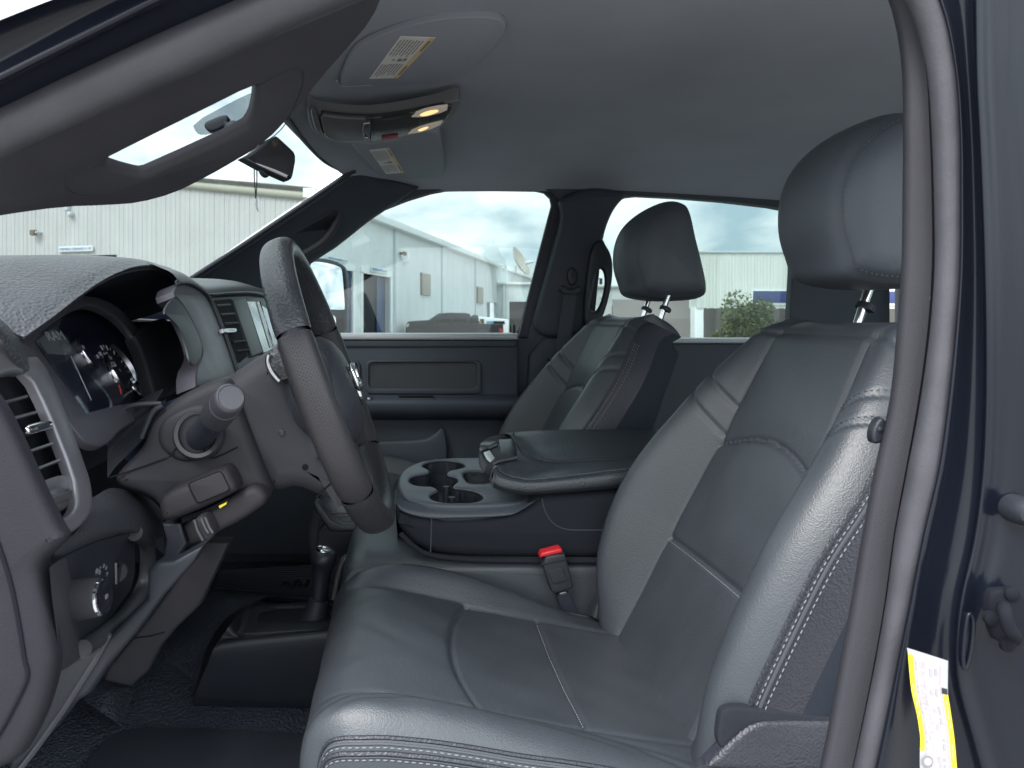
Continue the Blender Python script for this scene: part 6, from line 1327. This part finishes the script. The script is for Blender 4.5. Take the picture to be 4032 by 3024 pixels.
c = pw.hit(*zM((862, 595))); slab('camera_box', pw.off(.3), rect(c[0] - .14, c[0] + .14, c[1] - .34, c[1] + .34), trimw, cl, t=.3, b=.06, raw=True)
# lower wing
wing = thing('workshop_wing', 'low white wing of the workshop with dark doorway beside the satellite dish', 'building', (9, 69, 0))
pwg = side(69.0)
wo = [np.array(pwg.hit(*q)) for q in zM((1678, 840), (2500, 850), (2500, 1600), (1678, 1600))]
V, F = slab_geo(pwg, [(wo[0][0], 0), (wo[1][0], 0), (wo[1][0], wo[0][1]), (wo[0][0], wo[0][1])], [[np.array(pwg.hit(*q)) for q in zM((1782, 990), (1940, 990), (1940, 1400), (1782, 1400))]], .3, 0); mesh('front_wall', V, F, wallmat('wing_siding', (.72, .77, .77), 2.2, .6), wing, smooth=False)
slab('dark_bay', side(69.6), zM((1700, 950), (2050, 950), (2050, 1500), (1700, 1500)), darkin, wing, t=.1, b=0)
ribs('wall_ribs', pwg, wo[0][0], wo[1][0], .4, lambda x: [(pwg.hit(*zM((1800, 985)))[1] if pwg.hit(*zM((1775, 990)))[0] < x < pwg.hit(*zM((1945, 990)))[0] else 0, wo[0][1])], MATS['wing_siding'], wing)
slab('fascia', side(68.7), zM((1675, 820), (2500, 826), (2500, 846), (1675, 838)), trimw, wing, t=6, b=.02)
slab('downspout', side(68.8), zM((1728, 838), (1742, 838), (1742, 1400), (1728, 1400)), trimw, wing, t=.1, b=0)
ds = thing('satellite_dish', 'tan satellite dish with feed arm on the workshop roof', 'satellite dish', tuple(P(*zM((1850, 740)), 66)))
dc = P(*zM((1855, 655)), 66); dn = np.array((.80, -.42, .45))
lathe('reflector', dc, tuple(dn), [(.02, .0), (.5, .05), (.95, .17), (1.28, .33), (1.36, .37), (1.30, .30), (.9, .10), (.02, -.06)], mat('dish_tan', (.46, .42, .35), .6), ds, 32)
tube('mast', P3([(*zM((1832, 745)), 66), (*zM((1832, 680)), 66.2)]), .11, trimg, ds, n=8)
tube('feed_arm', P3([(*zM((1890, 715)), 65.6), (*zM((1930, 670)), 65.4), (*zM((1955, 645)), 65.3)]), .07, trimg, ds, n=6); tube('feed_arm', P3([(*zM((1905, 660)), 65.5), (*zM((1955, 645)), 65.3)]), .05, trimg, ds, n=6)
lathe('feed_horn', P(*zM((1952, 648)), 65.3), (1, 0, .2), [(.16, -.3), (.18, 0), (.1, .4)], trimg, ds, 10)
rt = thing('roof_antenna', 'thin roof antenna frame left of the satellite dish', 'antenna', tuple(P(*zM((1745, 720)), 66)))
for a, b in (((1748, 720), (1748, 665)), ((1680, 690), (1748, 668)), ((1748, 668), (1765, 720)), ((1725, 720), (1748, 680))): tube('rod', P3([(*zM(a), 66), (*zM(b), 66)]), .035, trimg, rt, n=5)
# right-hand buildings
sr = thing('service_building', 'grey flat fronted service building with dark blue sign band behind the bush', 'building', (18, 40, 0))
ps_ = side(40.0)
slab('fascia_wall', ps_, [ps_.hit(*zN((1222, 700))), ps_.hit(2742 + 1400, 994), ps_.hit(2742 + 1400, 1217), ps_.hit(*zN((1222, 1306)))], wallmat('grey_siding', (.66, .68, .63), 1.9, .7), sr, t=1.0, b=0, raw=True)
ribs('wall_ribs', ps_, ps_.hit(*zN((1222, 700)))[0], 33, .40, lambda x: [(ps_.hit(2900, 1215)[1], ps_.hit(2900, 992)[1])], MATS['grey_siding'], sr)
slab('coping', side(39.9), zN((1218, 686), (5200, 690), (5200, 708), (1218, 704)), trimg, sr, t=1.2, b=.01)
slab('recessed_wall', side(43.0), [(12, 0), (50, 0), (50, 2.6), (12, 2.6)], mat('recess_wall', (.22, .20, .19), .8), sr, t=.2, b=0, raw=True)
slab('corner_post', side(40.05), zN((1205, 1300), (1300, 1310), (1300, 1900), (1205, 1900)), trimw, sr, t=.6, b=.01)
slab('sign_band', side(39.85), zN((1845, 1120), (5200, 1130), (5200, 1262), (1840, 1250)), navy, sr, t=.15, b=.02)
slab('sign_border', side(39.9), zN((1838, 1112), (5200, 1122), (5200, 1285), (1832, 1272)), trimw, sr, t=.1, b=.01)
slab('white_letter', side(39.8), [(3535, 1168), (3560, 1168), (3560, 1200), (3535, 1200)], trimw, sr, t=.05, b=0)
lowb = thing('low_garage', 'low cream garage with wide dark opening seen between headrest and grab handle', 'building', (14, 44, 0))
pl_ = side(44.0)
x0 = pl_.hit(*zN((110, 1075)))[0]; x1 = pl_.hit(*zN((1240, 1075)))[0]; yt = pl_.hit(*zN((300, 1080)))[1]; yd = pl_.hit(*zN((300, 1278)))[1]
V, F = slab_geo(pl_, [(x0, 0), (x1, 0), (x1, yt), (x0, yt)], [[(x0 + 1.0, .02), (x1 - .9, .02), (x1 - .9, yd), (x0 + 1.0, yd)]], .3, 0); mesh('front_wall', V, F, metal_c, lowb, smooth=False)
slab('roof_edge', side(43.8), zN((105, 1062), (1245, 1064), (1245, 1084), (105, 1082)), MATS['eave_tan'], lowb, t=1, b=.01)
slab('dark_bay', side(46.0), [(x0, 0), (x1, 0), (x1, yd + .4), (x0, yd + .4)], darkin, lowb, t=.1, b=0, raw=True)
for k in range(6):
    x = x0 + 2.2 + k * 1.45; tube('roller_track', [(x, 44.5, yd - .15), (x, 44.5, yd - 1.0)], .05, trimg, lowb, n=6)
slab('green_door', side(44.6), zN((210, 1390), (330, 1390), (330, 1900), (210, 1900)), mat('green_glass', (.16, .28, .26), .3), lowb, t=.1, b=0)
slab('louvre', side(43.95), zN((165, 1160), (212, 1160), (212, 1195), (165, 1195)), trimg, lowb, t=.1, b=.01)
sign('white overhead clearance sign on the low garage above its dark opening', pl_, zN((550, 1226), (812, 1226), (812, 1264), (550, 1264)), "OVERHEAD CLEARANCE 11'-10\"")
tube('roof_pipe', P3([(*zN((182, 1050)), 44), (*zN((182, 985)), 44)]), .09, rubber_d, lowb, n=8); slab('pipe_cap', side(43.95), zN((168, 982), (198, 982), (198, 990), (168, 990)), rubber_d, lowb, t=.2, b=.01)
# bush
random.seed(11)
bush = thing('leafy_bush', 'round green leafy bush outside the rear window between the headrests', 'bush', (9.0, 22.0, 0))
bc = P(*zN((1720, 1560)), 22.0); leafm = mat('leaf', (.085, .115, .035), .6, var=.35, vscale=3); leafl = mat('leaf_light', (.17, .19, .06), .55, var=.3, vscale=3)
def leaves(n, name, m, seed):
    rs = np.random.RandomState(seed); V = []; F = []
    cl_ = [(rs.uniform(-.75, .75), rs.uniform(-.5, .5), rs.uniform(-.55, .80), rs.uniform(.22, .42)) for _ in range(26)]
    for k in range(n):
        cx, cy, cz, cr_ = cl_[rs.randint(len(cl_))]
        d_ = rs.normal(size=3); d_ /= np.linalg.norm(d_); r = cr_ * rs.uniform(.5, 1.05) ** .6
        p = bc + np.array((cx * (1 - .25 * max(0, cz)), cy, cz * .95)) + d_ * r
        a = rs.normal(size=3); a /= np.linalg.norm(a); b = np.cross(a, rs.normal(size=3)); b /= np.linalg.norm(b); L_ = rs.uniform(.035, .075); o = len(V)
        V += [p - a * L_, p + b * L_ * .45, p + a * L_, p - b * L_ * .45]; F += [(o, o + 1, o + 2, o + 3)]
    return mesh(name, V, F, m, bush, smooth=False)
leaves(6500, 'crown', leafm, 2); leaves(3800, 'crown_pale_leaves', leafl, 2)  # second set is paler leaves mixed through the same clusters
for k in range(7):
    a = k * .9; tube('stem', crom([bc + np.array((.05 * math.cos(a), .05 * math.sin(a), -bc[2])), bc + np.array((.25 * math.cos(a), .25 * math.sin(a), -.6)), bc + np.array((.6 * math.cos(a), .5 * math.sin(a), .25))], 5), [.03] * 5 + [.02] * 5 + [.01], mat('bark', (.12, .09, .06), .9), bush, n=6)
# parked pickup
pk2 = thing('parked_pickup', 'dark grey crew cab pickup parked in front of the workshop, facing left', 'pickup truck', tuple(P(1790, 1350, 39)))
YK = 39.0; ppk = side(YK); gm = mat('gunmetal_paint', (0.02187, 0.02313, 0.02625), .5, spec=.35); dg = mat('tinted_window', (0.00324, 0.0036, 0.00504), .1, spec=.6)
zg = 0.0
kx = lambda q: ppk.hit(*zM(q))
slab('body', ppk, [kx(q) for q in ((878, 1262), (884, 1190), (905, 1164), (1000, 1156), (1090, 1152), (1105, 1140), (1180, 1092), (1260, 1086), (1400, 1088), (1440, 1098), (1448, 1150), (1450, 1182), (1728, 1186), (1732, 1230), (1728, 1300), (1700, 1330), (1640, 1330), (1610, 1275), (1550, 1245), (1490, 1275), (1470, 1330), (1060, 1330), (1035, 1255), (970, 1222), (910, 1255), (895, 1310))], gm, pk2, t=1.95, b=.05, raw=True)
slab('window', side(YK - .01), [kx(q) for q in ((1112, 1160), (1180, 1104), (1268, 1098), (1272, 1170), (1120, 1172))], dg, pk2, t=.05, b=.01, raw=True); slab('window', side(YK - .01), [kx(q) for q in ((1292, 1098), (1400, 1100), (1404, 1168), (1296, 1170))], dg, pk2, t=.05, b=.01, raw=True)
slab('headlight', side(YK - .01), [kx(q) for q in ((884, 1188), (912, 1180), (905, 1205), (886, 1215))], mat('lamp_clear', (.6, .6, .55), .2), pk2, t=.1, b=.01, raw=True)
slab('tail_lamp', side(YK - .01), [kx(q) for q in ((1690, 1226), (1730, 1226), (1728, 1268), (1700, 1268))], mat('tail_red', (0.36, 0.036, 0.042), .3), pk2, t=.1, b=.01, raw=True)
for q in ((970, 1298), (1552, 1312)):
    c = kx(q); wh = lathe('wheel', (c[0], YK - .02, c[1]), (0, -1, 0), [(.40, -.22), (.44, -.18), (.44, 0), (.40, .03), (.27, .02)], rubber_d, pk2, 28); lathe('rim', (c[0], YK - .01, c[1]), (0, -1, 0), [(.26, 0), (.25, .03), (.1, .02), (.08, .04)], rubber_d, wh, 20)
slab('mirror', side(YK - .12), [kx(q) for q in ((1082, 1150), (1110, 1148), (1112, 1166), (1085, 1168))], rubber_d, pk2, t=.1, b=.02, raw=True)
slab('door_gap', side(YK - .004), [kx(q) for q in ((1279, 1096), (1283, 1096), (1284, 1300), (1280, 1300))], groove, pk2, t=.02, b=0, raw=True); slab('bed_gap', side(YK - .004), [kx(q) for q in ((1442, 1150), (1446, 1150), (1446, 1310), (1442, 1310))], groove, pk2, t=.02, b=0, raw=True)
bx_ = thing('truck_load', 'dark gear and toolbox heaped in the parked pickup bed', 'load', tuple(P(*zM((1490, 1150)), 40)))
slab('crate', side(40.0), zM((1450, 1190), (1452, 1120), (1480, 1105), (1512, 1112), (1518, 1190)), rubber_d, bx_, t=.8, b=.05); slab('box', side(40.1), zM((1505, 1190), (1508, 1160), (1540, 1158), (1540, 1190)), mat('box_tan', (.30, .20, .14), .7), bx_, t=.5, b=.02)
wv = thing('white_van', 'white vehicle roofs parked behind the grey pickup bed', 'van', tuple(P(*zM((1640, 1180)), 52)))
slab('body', side(52), zM((1515, 1200), (1518, 1130), (1540, 1120), (1700, 1138), (1775, 1146), (1780, 1290), (1515, 1290)), trimw, wv, t=1.9, b=.08); slab('window', side(51.97), zM((1640, 1190), (1645, 1158), (1740, 1160), (1745, 1185)), dg, wv, t=.05, b=.01); slab('window', side(51.97), zM((1525, 1180), (1528, 1142), (1560, 1142), (1562, 1180)), dg, wv, t=.05, b=.01); slab('blue_panel', side(51.9), zM((1582, 1186), (1584, 1160), (1640, 1160), (1642, 1186)), mat('sky_blue', (.12, .3, .5), .5), wv, t=.04, b=0)
rb = thing('passenger_dash_bracket', 'grey lower bracket of the dashboard beside the floor hump', 'bracket', tuple(P(*zH((200, 800)), 1.8)))
slab('bracket', side(1.62), zH((45, 660), (70, 630), (100, 650), (200, 795), (415, 795), (415, 838), (180, 848), (150, 820)), plastic_d, rb, t=.03, b=.005, ck=1)
